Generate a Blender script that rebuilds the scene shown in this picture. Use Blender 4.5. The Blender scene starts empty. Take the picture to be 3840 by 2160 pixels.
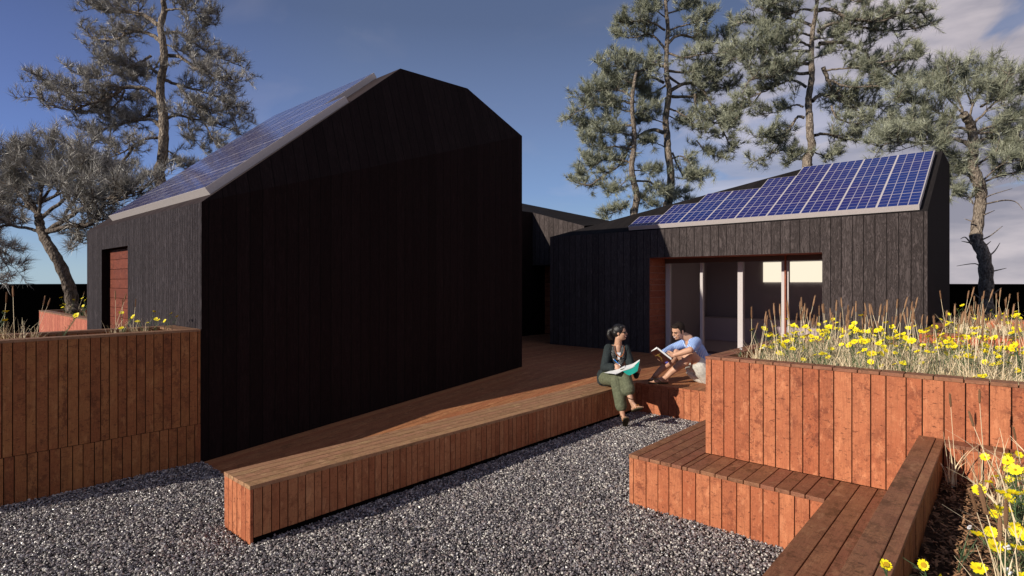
import bpy, bmesh, math, random
import numpy as np
from mathutils import Vector, Matrix, Euler
R = math.radians
rng = random.Random(7)
nr = np.random.default_rng(11)
scene = bpy.context.scene
COL = scene.collection
F = 2090.0; HC = 1.85; HY = 1061.0
AU = math.atan2(.7479, .6638)
UX, UY = math.cos(AU), math.sin(AU)

def W(u, v, z): return Vector((UX*u - UY*v, UY*u + UX*v, z))
def P(x, y, Y): return Vector(((x-1920)/F*Y, Y, HC-(y-HY)/F*Y))

# ------------------------------------------------------------------ objects
def tag(o, label=None, cat=None, group=None, kind=None):
    if label: o['label'] = label
    if cat: o['category'] = cat
    if group: o['group'] = group
    if kind: o['kind'] = kind
    return o

def thing(name, label, cat, loc=(0,0,0), rz=0.0, group=None):
    o = bpy.data.objects.new(name, None); COL.objects.link(o)
    o.location = loc; o.rotation_euler = (0,0,rz); o.empty_display_size = .1
    return tag(o, label, cat, group)

def uvthing(name, label, cat, u, v, z, group=None):
    return thing(name, label, cat, W(u,v,z), AU, group)

def copy_tree(o, parent=None):
    c = o.copy(); COL.objects.link(c)
    if parent is not None: c.parent = parent
    for ch in list(o.children): copy_tree(ch, c)
    return c

class MB:
    """mesh builder; vertices with uv + per-piece random"""
    def __init__(s, off=(0,0,0)):
        s.v=[]; s.f=[]; s.uv=[]; s.r=[]; s.m=[]; s.off=Vector(off)
    def face(s, pts, uv=None, r=(0,0), m=0):
        b=len(s.v); s.v += [Vector(p)-s.off for p in pts]
        s.f.append(list(range(b,b+len(pts))))
        s.uv.append(uv if uv else [(0,0)]*len(pts)); s.r.append(r); s.m.append(m)
    def box(s, a, b, along=2, r=None, m=0, uo=None):
        if r is None: r=(rng.random(), rng.random())
        if uo is None: uo = rng.random()*20
        x0,y0,z0=a; x1,y1,z1=b
        c=[Vector(p)-s.off for p in ((x0,y0,z0),(x1,y0,z0),(x1,y1,z0),(x0,y1,z0),(x0,y0,z1),(x1,y0,z1),(x1,y1,z1),(x0,y1,z1))]
        B=len(s.v); s.v+=c
        for q,n in (((3,2,1,0),2),((4,5,6,7),2),((0,1,5,4),1),((2,3,7,6),1),((1,2,6,5),0),((3,0,4,7),0)):
            al = along if n!=along else (along+1)%3
            ac = [k for k in (0,1,2) if k not in (n,al)][0]
            s.f.append([B+i for i in q]); s.r.append(r); s.m.append(m)
            s.uv.append([(c[i][ac]+s.off[ac], c[i][al]+s.off[al]+uo) for i in q])
    def tube(s, pts, rad, n=8, m=0, cap=True, r=(0,0)):
        pts=[Vector(p)-s.off for p in pts]; B=len(s.v); k=len(pts)
        up=Vector((.13,.2,1)).normalized(); L=0
        ds=[]
        for i in range(k):
            d=(pts[min(i+1,k-1)]-pts[max(i-1,0)])
            d = d.normalized() if d.length>1e-9 else Vector((0,0,1))
            ds.append(d)
        a=ds[0].orthogonal().normalized(); Ls=[0]
        for i in range(k):
            d=ds[i]; a=(a-d*a.dot(d))
            a = a.normalized() if a.length>1e-6 else d.orthogonal().normalized()
            b=d.cross(a); rr=rad[i] if hasattr(rad,'__len__') else rad
            if i: Ls.append(Ls[-1]+(pts[i]-pts[i-1]).length)
            for j in range(n):
                t=2*math.pi*j/n; s.v.append(pts[i]+(a*math.cos(t)+b*math.sin(t))*rr)
        for i in range(k-1):
            for j in range(n):
                j2=(j+1)%n
                s.f.append([B+i*n+j,B+i*n+j2,B+(i+1)*n+j2,B+(i+1)*n+j]); s.r.append(r); s.m.append(m)
                s.uv.append([(j/n,Ls[i]),((j+1)/n,Ls[i]),((j+1)/n,Ls[i+1]),(j/n,Ls[i+1])])
        if cap:
            for e,rev in ((0,True),(k-1,False)):
                q=[B+e*n+j for j in range(n)]
                if rev: q=q[::-1]
                s.f.append(q); s.r.append(r); s.m.append(m); s.uv.append([(0,0)]*n)
    def build(s, name, mats, parent=None, smooth=False, bevel=0, label=None):
        me=bpy.data.meshes.new(name); me.from_pydata([tuple(v) for v in s.v],[],s.f)
        nl=sum(len(f) for f in s.f)
        u=me.uv_layers.new(name='UVMap'); u.data.foreach_set('uv', np.array([c for f in s.uv for c in f],dtype='f').ravel())
        u2=me.uv_layers.new(name='R'); u2.data.foreach_set('uv', np.array([s.r[i] for i,f in enumerate(s.f) for _ in f],dtype='f').ravel())
        if not isinstance(mats,(list,tuple)): mats=[mats]
        for mm in mats: me.materials.append(mm)
        me.polygons.foreach_set('material_index', s.m)
        me.polygons.foreach_set('use_smooth',[smooth]*len(s.f))
        me.update()
        o=bpy.data.objects.new(name,me); COL.objects.link(o)
        if parent is not None: o.parent=parent
        if bevel:
            b=o.modifiers.new('Bevel','BEVEL'); b.width=bevel; b.segments=2; b.limit_method='ANGLE'
        if label: o['label']=label
        return o

def npmesh(name, V, faces_n, idx, mats, parent=None, rnd=None, smooth=False, mi=None):
    """fast mesh: V (n,3), faces all with faces_n corners, idx flat"""
    me=bpy.data.meshes.new(name); nf=len(idx)//faces_n
    me.vertices.add(len(V)); me.vertices.foreach_set('co', np.asarray(V,dtype='f').ravel())
    me.loops.add(len(idx)); me.loops.foreach_set('vertex_index', np.asarray(idx,dtype='i'))
    me.polygons.add(nf); me.polygons.foreach_set('loop_start', np.arange(0,nf*faces_n,faces_n,dtype='i'))
    me.polygons.foreach_set('loop_total', np.full(nf,faces_n,dtype='i'))
    me.polygons.foreach_set('use_smooth', np.full(nf,smooth,dtype=bool))
    if rnd is not None:
        u2=me.uv_layers.new(name='R'); u2.data.foreach_set('uv', np.asarray(rnd,dtype='f').ravel())
    if not isinstance(mats,(list,tuple)): mats=[mats]
    for mm in mats: me.materials.append(mm)
    if mi is not None: me.polygons.foreach_set('material_index', np.asarray(mi,dtype='i'))
    me.update(calc_edges=True); me.validate()
    o=bpy.data.objects.new(name,me); COL.objects.link(o)
    if parent is not None: o.parent=parent
    return o

# ------------------------------------------------------------------ materials
class NT:
    def __init__(s, name):
        s.mat=bpy.data.materials.new(name); s.mat.use_nodes=True; s.t=s.mat.node_tree; s.t.nodes.clear()
        s.out=s.n('ShaderNodeOutputMaterial'); s.b=s.n('ShaderNodeBsdfPrincipled'); s.l(s.b.outputs[0], s.out.inputs[0])
    def n(s, ty, **k):
        x=s.t.nodes.new(ty)
        for a,b in k.items(): setattr(x,a,b)
        return x
    def l(s,a,b): s.t.links.new(a,b)
    def setin(s, node, key, val):
        i=node.inputs[key]
        if hasattr(val,'is_output'): s.l(val,i)
        else: i.default_value=val
    def math(s, op, a, b=0.0, c=None, clamp=False):
        x=s.n('ShaderNodeMath',operation=op,use_clamp=clamp); s.setin(x,0,a); s.setin(x,1,b)
        if c is not None: s.setin(x,2,c)
        return x.outputs[0]
    def mix(s, fac, a, b, mode='MIX'):
        x=s.n('ShaderNodeMix',data_type='RGBA',blend_type=mode); s.setin(x,0,fac)
        for k,v in ((6,a),(7,b)):
            if not hasattr(v,'is_output') and len(v)==3: v=(*v,1)
            s.setin(x,k,v)
        return x.outputs[2]
    def uv(s, name='UVMap'):
        x=s.n('ShaderNodeUVMap'); x.uv_map=name; return x.outputs[0]
    def sep(s, v):
        x=s.n('ShaderNodeSeparateXYZ'); s.l(v,x.inputs[0]); return x.outputs
    def comb(s,a,b,c):
        x=s.n('ShaderNodeCombineXYZ'); s.setin(x,0,a); s.setin(x,1,b); s.setin(x,2,c); return x.outputs[0]
    def noise(s, vec, scale, detail=4, rough=.55, dist=0):
        x=s.n('ShaderNodeTexNoise'); 
        if vec is not None: s.l(vec,x.inputs['Vector'])
        x.inputs['Scale'].default_value=scale; x.inputs['Detail'].default_value=detail
        x.inputs['Roughness'].default_value=rough; x.inputs['Distortion'].default_value=dist
        return x.outputs[0]
    def ramp(s, fac, lo, hi, a=0.0, b=1.0):
        x=s.n('ShaderNodeMapRange',clamp=True); s.setin(x,0,fac); s.setin(x,1,lo); s.setin(x,2,hi); s.setin(x,3,a); s.setin(x,4,b)
        return x.outputs[0]
    def bump(s, h, strength=.5, dist=.01):
        x=s.n('ShaderNodeBump'); s.setin(x,'Height',h); x.inputs['Strength'].default_value=strength; x.inputs['Distance'].default_value=dist
        s.l(x.outputs[0], s.b.inputs['Normal'])
    def col(s, c):
        if not hasattr(c,'is_output') and len(c)==3: c=(*c,1)
        s.setin(s.b,'Base Color',c)
    def set(s, rough=None, spec=None, metal=None):
        if rough is not None: s.setin(s.b,'Roughness',rough)
        if spec is not None: s.setin(s.b,'Specular IOR Level',spec)
        if metal is not None: s.setin(s.b,'Metallic',metal)

def mat_wood(name, c1, c2, c3, stain, rough=.7, stainamt=.75, spec=.25):
    n=NT(name); u=n.sep(n.uv()); r=n.sep(n.uv('R')); rx=n.math('MULTIPLY',r[0],37.0)
    dark=tuple(x*.45 for x in stain); lite=(c2[0]*1.35+.02,c2[1]*1.5+.02,c2[2]*1.6+.015)
    v1=n.comb(u[0],u[1],rx)
    big=n.noise(v1,5,7,.7,.1)
    c=n.mix(n.ramp(big,.32,.68),c1,c2)
    c=n.mix(n.ramp(r[1],.1,1.0,0,.75),c,c3)
    c=n.mix(n.ramp(r[0],.6,1.0,0,.3),c,tuple(x*.62 for x in c1))
    vm=n.comb(u[0],n.math('MULTIPLY',u[1],.7),n.math('ADD',rx,9.0))
    m1=n.noise(vm,13,9,.8,.15)
    msk=n.math('MULTIPLY',n.ramp(n.noise(n.comb(u[0],n.math('MULTIPLY',u[1],.6),n.math('ADD',rx,77.0)),4.2,3,.6),.40,.58,.15,1),n.ramp(r[0],.0,.7,.35,1))
    c=n.mix(n.math('MULTIPLY',n.math('MULTIPLY',n.ramp(m1,.50,.55),stainamt),msk),c,stain)
    vs=n.comb(u[0],n.math('MULTIPLY',u[1],2.0),n.math('ADD',rx,21.0))
    m2=n.noise(vs,24,8,.8,.1)
    c=n.mix(n.math('MULTIPLY',n.ramp(m2,.56,.61),stainamt*.9),c,dark)
    vg=n.comb(n.math('MULTIPLY',u[0],70.0),n.math('MULTIPLY',u[1],3.0),rx)
    grain=n.noise(vg,1.5,5,.65,1.6)
    c=n.mix(n.ramp(grain,.48,.72,0,.6),c,tuple(x*.5 for x in c1))
    f=n.noise(n.comb(n.math('MULTIPLY',u[0],1.6),u[1],rx),55,6,.75,.4)
    c=n.mix(n.ramp(f,.55,.72,0,.5),c,lite)
    m3=n.noise(n.comb(n.math('MULTIPLY',u[0],1.5),n.math('MULTIPLY',u[1],.6),n.math('ADD',rx,55.0)),9,8,.75,.15)
    c=n.mix(n.math('MULTIPLY',n.ramp(m3,.55,.64),.38),c,lite)
    vo=n.n('ShaderNodeTexVoronoi'); n.l(n.comb(u[0],n.math('MULTIPLY',u[1],.75),rx),vo.inputs['Vector']); vo.inputs['Scale'].default_value=2.3
    kn=n.ramp(vo.outputs['Distance'],.02,.05,1,0)
    c=n.mix(n.math('MULTIPLY',kn,.85),c,(.03,.012,.008))
    n.col(c); n.set(rough,spec)
    hgt=n.math('ADD',n.math('MULTIPLY',grain,.6),n.math('MULTIPLY',m1,.6))
    n.bump(hgt,.5,.005)
    return n.mat

ORANGE = mat_wood('orange_cedar',(.43,.135,.062),(.58,.215,.098),(.38,.10,.042),(.19,.050,.025),stainamt=.9)
TOPW = mat_wood('weathered_top_boards',(.26,.105,.058),(.33,.155,.075),(.28,.10,.06),(.10,.045,.02),rough=.6)
DARKW = mat_wood('brown_boards',(.31,.112,.042),(.40,.175,.062),(.25,.075,.03),(.12,.038,.016))
DECKW = mat_wood('deck_boards',(.39,.155,.07),(.49,.22,.095),(.34,.11,.05),(.2,.085,.038))
SHADEW = mat_wood('recess_boards_shade_tone',(.17,.038,.02),(.22,.055,.028),(.13,.028,.015),(.06,.014,.009))  # orange recess boards, their shade put into a darker red colour

def mat_char(name, w, base=(.062,.052,.054), rough=.55, contrast=1.0, alongv=True, gap=.05, bump=.8):
    n=NT(name); u=n.sep(n.uv())
    x=n.math('DIVIDE',u[0],w); idx=n.math('FLOOR',x); fr=n.math('FRACT',x)
    wn=n.n('ShaderNodeTexWhiteNoise',noise_dimensions='1D'); n.l(idx,wn.inputs['W']); rv=wn.outputs[0]
    off=n.math('MULTIPLY',rv,31.0)
    edge=n.math('MINIMUM',fr,n.math('SUBTRACT',1.0,fr)); gp=n.ramp(edge,gap*.3,gap,0,1)
    v=n.comb(n.math('MULTIPLY',u[0],9.0),n.math('MULTIPLY',n.math('ADD',u[1],off),1.4),off)
    a=n.noise(v,3.4,8,.72,1.2)
    v2=n.comb(n.math('MULTIPLY',u[0],40.0),n.math('MULTIPLY',u[1],2.0),off)
    g=n.noise(v2,2.0,4,.6,.4)
    crack=n.math('ABSOLUTE',n.math('SUBTRACT',a,.5)); cr=n.ramp(crack,.0,.045,0,1)
    c=n.mix(n.ramp(g,.3,.75),tuple(q*.75 for q in base),tuple(q*1.45 for q in base))
    c=n.mix(n.ramp(rv,0,1,0,.75),c,tuple(q*.62 for q in base))
    c=n.mix(n.ramp(cr,0,1,.75*contrast,0),c,tuple(q*.25 for q in base))
    c=n.mix(n.ramp(a,.56,.66,0,.5*contrast),c,tuple(q*1.8 for q in base))
    c=n.mix(n.ramp(gp,0,1,.8,0),c,(.003,.0025,.0025))
    n.col(c); n.set(.8,.06)
    h=n.math('ADD',n.math('MULTIPLY',cr,.5*contrast),n.math('ADD',n.math('MULTIPLY',gp,1.6),n.math('MULTIPLY',g,.5)))
    n.bump(h,bump,.006)
    return n.mat
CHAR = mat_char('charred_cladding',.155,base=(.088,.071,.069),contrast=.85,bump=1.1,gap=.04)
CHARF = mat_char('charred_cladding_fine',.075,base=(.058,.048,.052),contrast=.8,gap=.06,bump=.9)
CHARD = mat_char('charred_boards_shade_tone',.14,base=(.016,.0092,.0092),contrast=.6,gap=.04,bump=.4)  # same charred cladding, shade of the unlit walls put into a darker base
CHARE = mat_char('charred_boards_skylight_tone',.14,base=(.0195,.0125,.0125),contrast=.6,gap=.04,bump=.6)  # same boards as the gable; extra skylight on the tilt painted in lighter
ROOFM = mat_char('dark_roof_boards',.2,base=(.02,.017,.017),contrast=.3,gap=.03,bump=.3,rough=.8)

def mat_plain(name, c, rough=.6, spec=.3, nscale=0, namt=.25, bump=0, metal=0):
    n=NT(name)
    if nscale:
        tc=n.n('ShaderNodeTexCoord').outputs['Object']; q=n.noise(tc,nscale,5,.65)
        n.col(n.mix(n.ramp(q,.35,.65),tuple(x*(1-namt) for x in c),tuple(min(1,x*(1+namt)) for x in c)))
        if bump: n.bump(q,bump,.01)
    else: n.col(c)
    n.set(rough,spec,metal); return n.mat

ALU = mat_plain('grey_aluminium',(.52,.47,.46),.5,.4,60,.08)
BLACKGAP = mat_plain('shadow_gap',(.006,.005,.005),.9,.0)
LANDM = mat_plain('dark_land',(.0006,.0006,.0006),1.0,.0)
INTM = mat_plain('interior_plaster',(.40,.355,.365),.9,.1,90,.12)
INTF = mat_plain('interior_floor',(.55,.46,.48),.8,.2,90,.1)
INTC = mat_plain('interior_low_panel',(.65,.56,.57),.8,.2,90,.1)
SOIL = mat_plain('soil',(.05,.03,.02),.95,.1,25,.5,.8)

def mat_solar(nm,coat,lw=1.0):
    n=NT(nm); u=n.sep(n.uv())
    fx=n.math('FRACT',u[0]); fy=n.math('FRACT',u[1])
    ex=n.math('MINIMUM',fx,n.math('SUBTRACT',1.0,fx)); ey=n.math('MINIMUM',fy,n.math('SUBTRACT',1.0,fy))
    lx=n.ramp(ex,.035*lw,.05*lw,1,0); ly=n.ramp(ey,.035*lw,.055*lw,1,0)
    fy4=n.math('FRACT',n.math('DIVIDE',u[1],4.0)); ey4=n.math('MINIMUM',fy4,n.math('SUBTRACT',1.0,fy4)); l4=n.ramp(ey4,.016*lw,.022*lw,1,0)
    line=n.math('MAXIMUM',n.math('MULTIPLY',ly,.6),n.math('MAXIMUM',lx,l4))
    cc=n.comb(n.math('FLOOR',u[0]),n.math('FLOOR',u[1]),0.0)
    wn=n.n('ShaderNodeTexWhiteNoise',noise_dimensions='3D'); n.l(cc,wn.inputs['Vector'])
    tc=n.n('ShaderNodeTexCoord').outputs['Object']; q=n.noise(tc,.55,3)
    c=n.mix(n.ramp(q,.40,.58),(.004,.022,.17),(.015,.014,.14))
    c=n.mix(n.math('MULTIPLY',wn.outputs[0],.12),c,(.006,.014,.09))
    c=n.mix(line,c,tuple(min(.95,q*(lw**1.5)) for q in (.42,.38,.42))); n.col(c); n.set(.22,.5)
    n.setin(n.b,'Coat Weight',coat); n.setin(n.b,'Coat Roughness',.08)
    return n.mat
SOLAR = mat_solar('solar_cells',.05); SOLAR1 = mat_solar('glossy_solar_cells',.6,1.25)

def mat_glass():
    n=NT('tinted_glass'); tr=n.n('ShaderNodeBsdfTransparent'); tr.inputs[0].default_value=(.80,.76,.78,1)
    gl=n.n('ShaderNodeBsdfGlossy'); gl.inputs['Roughness'].default_value=.03
    fr=n.n('ShaderNodeFresnel'); fr.inputs[0].default_value=1.45
    mx=n.n('ShaderNodeMixShader'); n.l(fr.outputs[0],mx.inputs[0]); n.l(tr.outputs[0],mx.inputs[1]); n.l(gl.outputs[0],mx.inputs[2])
    n.l(mx.outputs[0],n.out.inputs[0]); return n.mat
GLASS = mat_glass()
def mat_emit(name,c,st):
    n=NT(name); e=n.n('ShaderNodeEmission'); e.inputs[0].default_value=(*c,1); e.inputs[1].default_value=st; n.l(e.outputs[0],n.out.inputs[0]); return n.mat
SKYGLOW = mat_emit('cream_sky_glow',(1.0,.93,.70),1.3)  # emissive stand-in for bright sky behind the room, not a lamp

def mat_pebble():
    n=NT('gravel_stones'); r=n.sep(n.uv('R'))
    cr=n.n('ShaderNodeValToRGB'); n.l(r[0],cr.inputs[0]); e=cr.color_ramp; e.interpolation='LINEAR'
    e.elements[0].position=0; e.elements[0].color=(.035,.033,.038,1); e.elements[1].position=1; e.elements[1].color=(.92,.88,.80,1)
    for p,c in ((.2,(.14,.128,.135,1)),(.5,(.27,.235,.24,1)),(.64,(.36,.28,.25,1)),(.76,(.40,.385,.42,1)),(.86,(.75,.68,.60,1))):
        x=e.elements.new(p); x.color=c
    tc=n.n('ShaderNodeTexCoord').outputs['Object']; q=n.noise(tc,160,3,.6)
    n.col(n.mix(n.ramp(q,.3,.7,0,.5),cr.outputs[0],(.06,.055,.06))); n.set(.3,.8); n.bump(q,.3,.003); return n.mat
PEB = mat_pebble()
def mat_gravelbase():
    n=NT('gravel_bed'); tc=n.n('ShaderNodeTexCoord').outputs['Object']
    vo=n.n('ShaderNodeTexVoronoi'); n.l(tc,vo.inputs['Vector']); vo.inputs['Scale'].default_value=75
    cr=n.n('ShaderNodeValToRGB'); s=n.sep(vo.outputs['Color']); n.l(s[0],cr.inputs[0]); e=cr.color_ramp
    e.elements[0].color=(.06,.055,.06,1); e.elements[1].color=(.6,.55,.5,1); x=e.elements.new(.6); x.color=(.19,.165,.17,1)
    n.col(n.mix(n.ramp(vo.outputs['Distance'],.2,.7),cr.outputs[0],(.01,.01,.012)))
    n.bump(n.math('SUBTRACT',1.0,vo.outputs['Distance']),1.0,.03); n.set(.6,.4); return n.mat
GRB = mat_gravelbase()

def mat_bark(name,c1,c2):
    n=NT(name); tc=n.n('ShaderNodeTexCoord').outputs['Object']; s=n.sep(tc)
    v=n.comb(s[0],s[1],n.math('MULTIPLY',s[2],.45)); q=n.noise(v,22,6,.7,.8); vo=n.n('ShaderNodeTexVoronoi'); n.l(v,vo.inputs['Vector']); vo.inputs['Scale'].default_value=26
    n.col(n.mix(n.ramp(q,.4,.62),c1,c2)); n.set(.9,.15)
    n.bump(n.math('ADD',q,vo.outputs['Distance']),1.0,.03); return n.mat
BARK = mat_bark('pine_bark',(.10,.075,.06),(.40,.33,.26))
BARKD = mat_bark('pine_bark_dark',(.07,.052,.042),(.26,.21,.17))
def mat_leaf(name,a,b,rough=.5,trans=.0,spec=.35):
    n=NT(name); r=n.sep(n.uv('R')); n.col(n.mix(r[0],a,b)); n.set(rough,spec)
    return n.mat
NEED = mat_leaf('pine_needles_green',(.095,.108,.07),(.51,.52,.385),.4)
NEEDG = mat_leaf('pine_needles_grey',(.11,.105,.092),(.58,.545,.50),.4)
DRY = mat_leaf('dry_grass',(.55,.39,.22),(.95,.80,.54),.6)
GREEN = mat_leaf('green_stems',(.035,.075,.03),(.13,.19,.08),.55)
SEED = mat_leaf('seed_heads',(.16,.085,.045),(.36,.21,.12),.9,spec=.1)
YEL = mat_leaf('yellow_petals',(.86,.66,.01),(.95,.86,.02),.5)
YELC = mat_plain('flower_centre',(.55,.33,.02),.8,.1)
WHT = mat_plain('white_buds',(.75,.75,.78),.7,.2)
CHIP = mat_leaf('bark_chips',(.07,.032,.018),(.42,.23,.12),.8)

# ------------------------------------------------------------------ plank walls
def planks(mb, axis, a0, a1, lo, hi, w, along, jit=.0015, face=None, sgn=-1, gap=.006, m=0):
    """boxes across `axis` from a0..a1; lo/hi the other two extents as dicts"""
    x=a0
    while x < a1-1e-4:
        ww=w*rng.uniform(.86,1.16); x2=min(x+ww,a1)
        if a1-x2 < w*.35: x2=a1
        a=[0,0,0]; b=[0,0,0]; a[axis]=x+gap/2; b[axis]=x2-gap/2
        for k in lo: a[k],b[k]=lo[k],hi[k]
        if face is not None:
            j=rng.uniform(0,jit*2)
            if sgn<0: a[face]+=j
            else: b[face]-=j
        mb.box(a,b,along,m=m); x=x2

def wall_panel(name, parent, o, fa, sgn, facepos, thick, ax, a0, a1, z0, z1, mat, w):
    """vertical plank skin of thickness .022 on a core. fa face axis, ax across axis (local u,v)"""
    mb=MB(o)
    s=.022
    inner=facepos-sgn*thick
    f0,f1=(facepos,facepos+s) if sgn<0 else (facepos-s,facepos)
    planks(mb, ax, a0, a1, {fa:f0,2:z0}, {fa:f1,2:z1}, w, 2, face=fa, sgn=sgn)
    c0,c1=sorted((facepos-sgn*.008, inner-sgn*-.008))
    a=[0,0,z0+.004]; b=[0,0,z1-.004]; a[fa]=c0; b[fa]=c1; a[ax]=a0+.004; b[ax]=a1-.004
    mb.box(a,b,2,m=1)
    i0,i1=(inner-s,inner) if sgn<0 else (inner,inner+s)
    planks(mb, ax, a0, a1, {fa:i0,2:z0}, {fa:i1,2:z1}, w, 2, face=fa, sgn=-sgn)
    return mb.build(name,[mat,BLACKGAP],parent,bevel=.0025)

def planter(name,label,u0,u1,v0,v1,zb,zt,soil,frontmat,capmat,w,t=.13,capw=.14,wv=None,ubase=None,group=None, zmid=None):
    """rectangular planter box; faces -u front, -v / +v sides"""
    th=uvthing(name,label,'planter',u0,(v0+v1)/2,zb,group); o=(u0,(v0+v1)/2,zb)
    capz=.025; zt2=zt-capz; wv=wv or w
    wall_panel('front_wall',th,o,0,-1,u0,t,1,v0,v1,zb,zt2,frontmat,w)
    wall_panel('back_wall',th,o,0,1,u1,t,1,v0,v1,zb,zt2,ORANGE if frontmat is ORANGE else frontmat,w)
    wall_panel('side_wall',th,o,1,-1,v0,t,0,u0+t,u1-t,zb,zt2,DARKW if wv!=w else frontmat,wv)
    wall_panel('side_wall',th,o,1,1,v1,t,0,u0+t,u1-t,zb,zt2,frontmat,wv)
    mb=MB(o)
    e=.003
    planks(mb,1,v0-e,v1+e,{0:u0-e,2:zt2},{0:u0+t,2:zt},capw,0,jit=.0008,face=2,sgn=1)
    planks(mb,1,v0-e,v1+e,{0:u1-t,2:zt2},{0:u1+e,2:zt},capw,0,jit=.0008,face=2,sgn=1)
    for (a,b) in ((v0-e,v0+t),(v1-t,v1+e)):
        mb.box((u0+t+.002,a,zt2),(u1-t-.002,(a+b)/2-.001,zt-.001),0); mb.box((u0+t+.002,(a+b)/2+.001,zt2),(u1-t-.002,b,zt),0)
    mb.build('cap_board',[capmat],th,bevel=.0025)
    mb=MB(o); n=26
    g=[[Vector((u0+t+(u1-u0-2*t)*i/n, v0+t+(v1-v0-2*t)*j/n, soil+rng.uniform(-.012,.012))) for j in range(n+1)] for i in range(n+1)]
    for i in range(n):
        for j in range(n): mb.face([g[i][j],g[i+1][j],g[i+1][j+1],g[i][j+1]])
    mb.build('soil',[SOIL],th)
    return th

ZB=.419
# ------------------------------------------------------------------ ground
def ground():
    mb=MB(); mb.face([(-900,-300,-.03),(900,-300,-.03),(900,1600,-.03),(-900,1600,-.03)])
    tag(mb.build('ground',[LANDM]),kind='structure')
    mb=MB()
    q=[(-6,-6),(7.17,-6),(7.17,7.0),(-6,7.0)]
    mb.face([W(a,b,-.006) for a,b in q],[(a,b) for a,b in q])
    tag(mb.build('gravel_yard',[GRB]),kind='structure')
ground()

def pebbles():
    # points on the part of the yard that can be seen
    N=700000
    u=nr.uniform(-4.5,7.18,N); v=nr.uniform(-2.5,6.19,N)
    X=UX*u-UY*v; Y=UY*u+UX*v
    ok=(Y>2.7)&(np.abs(X/np.maximum(Y,.1))<1.0)
    ok&=~((u>1.70)&(v>3.995)&(v<4.43)) & ~((u>2.18)&(v>4.4))
    ok&=~((u>4.15)&(v<2.355)) & ~((v<.89)&(u>-.5))
    u,v,X,Y=u[ok],v[ok],X[ok],Y[ok]
    n=len(u)
    t=(1+5**.5)/2
    iv=np.array([(-1,t,0),(1,t,0),(-1,-t,0),(1,-t,0),(0,-1,t),(0,1,t),(0,-1,-t),(0,1,-t),(t,0,-1),(t,0,1),(-t,0,-1),(-t,0,1)],float); iv/=np.linalg.norm(iv[0])
    fi=np.array([(0,11,5),(0,5,1),(0,1,7),(0,7,10),(0,10,11),(1,5,9),(5,11,4),(11,10,2),(10,7,6),(7,1,8),(3,9,4),(3,4,2),(3,2,6),(3,6,8),(3,8,9),(4,9,5),(2,4,11),(6,2,10),(8,6,7),(9,8,1)])
    r=nr.gamma(8,.00072,n).clip(.0035,.014)
    r*= (1+.05*(Y-3))
    V=iv[None]*(1+nr.normal(0,.16,(n,12,1)))
    V=V*np.stack([nr.uniform(.75,1.25,n),nr.uniform(.75,1.25,n),nr.uniform(.55,.95,n)],1)[:,None,:]*r[:,None,None]
    a=nr.uniform(0,6.28,n); ca,sa=np.cos(a)[:,None],np.sin(a)[:,None]
    tl=nr.normal(0,.5,n); ct,st=np.cos(tl)[:,None],np.sin(tl)[:,None]
    y2=V[...,1]*ct-V[...,2]*st; z2=V[...,1]*st+V[...,2]*ct
    x3=V[...,0]*ca-y2*sa; y3=V[...,0]*sa+y2*ca
    lump=.006*np.sin(X*3.1)*np.cos(Y*2.3)
    V=np.stack([x3+X[:,None],y3+Y[:,None],z2+(r*.35+nr.uniform(0,.012,n)+lump)[:,None]],-1).reshape(-1,3)
    idx=(fi[None]+12*np.arange(n)[:,None,None]).ravel()
    rv=np.repeat(nr.uniform(0,1,n),60); rnd=np.stack([rv,rv],1)
    o=npmesh('gravel',V,3,idx,[PEB],rnd=rnd)
    tag(o,'loose grey, white and pinkish gravel stones covering the yard','gravel',kind='stuff')
pebbles()

# ------------------------------------------------------------------ long bench, ramp, deck
def long_bench():
    u0,u1,v0,v1=1.712,7.186,3.985,4.44
    th=uvthing('bench','long low brown wooden bench block running beside the ramp, where the woman sits','bench',u0,v0,0); o=(u0,v0,0)
    zt=ZB-.03
    mb=MB(o); planks(mb,0,u0+.0225,u1,{1:v0,2:.045},{1:v0+.022,2:zt},.068,2,face=1,sgn=-1)
    mb.box((u0+.03,v0+.014,.0),(u1,v1-.014,zt-.004),2,m=1)
    mb.build('front_cladding',[DARKW2,BLACKGAP],th,bevel=.002)
    mb=MB(o); planks(mb,1,v0,v1,{0:u0,2:.0},{0:u0+.022,2:zt},.08,2,face=0,sgn=-1); mb.build('end_cladding',[ORANGE],th,bevel=.002)
    mb=MB(o); planks(mb,0,u0+.03,u1,{1:v1-.022,2:.02},{1:v1,2:zt},.1,2,face=1,sgn=1); mb.build('back_cladding',[DARKW],th,bevel=.002)
    mb=MB(o)
    planks(mb,1,v0-.002,v1+.002,{0:u0-.002,2:zt},{0:u1,2:ZB},.09,0,jit=.001,face=2,sgn=1)
    mb.build('seat_top',[SEATW],th,bevel=.003)
DARKW2 = mat_wood('brown_front_boards',(.44,.175,.08),(.54,.26,.12),(.36,.12,.05),(.2,.07,.032))
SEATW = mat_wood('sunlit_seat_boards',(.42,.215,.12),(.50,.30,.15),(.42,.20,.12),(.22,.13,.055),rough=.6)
long_bench()

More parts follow.
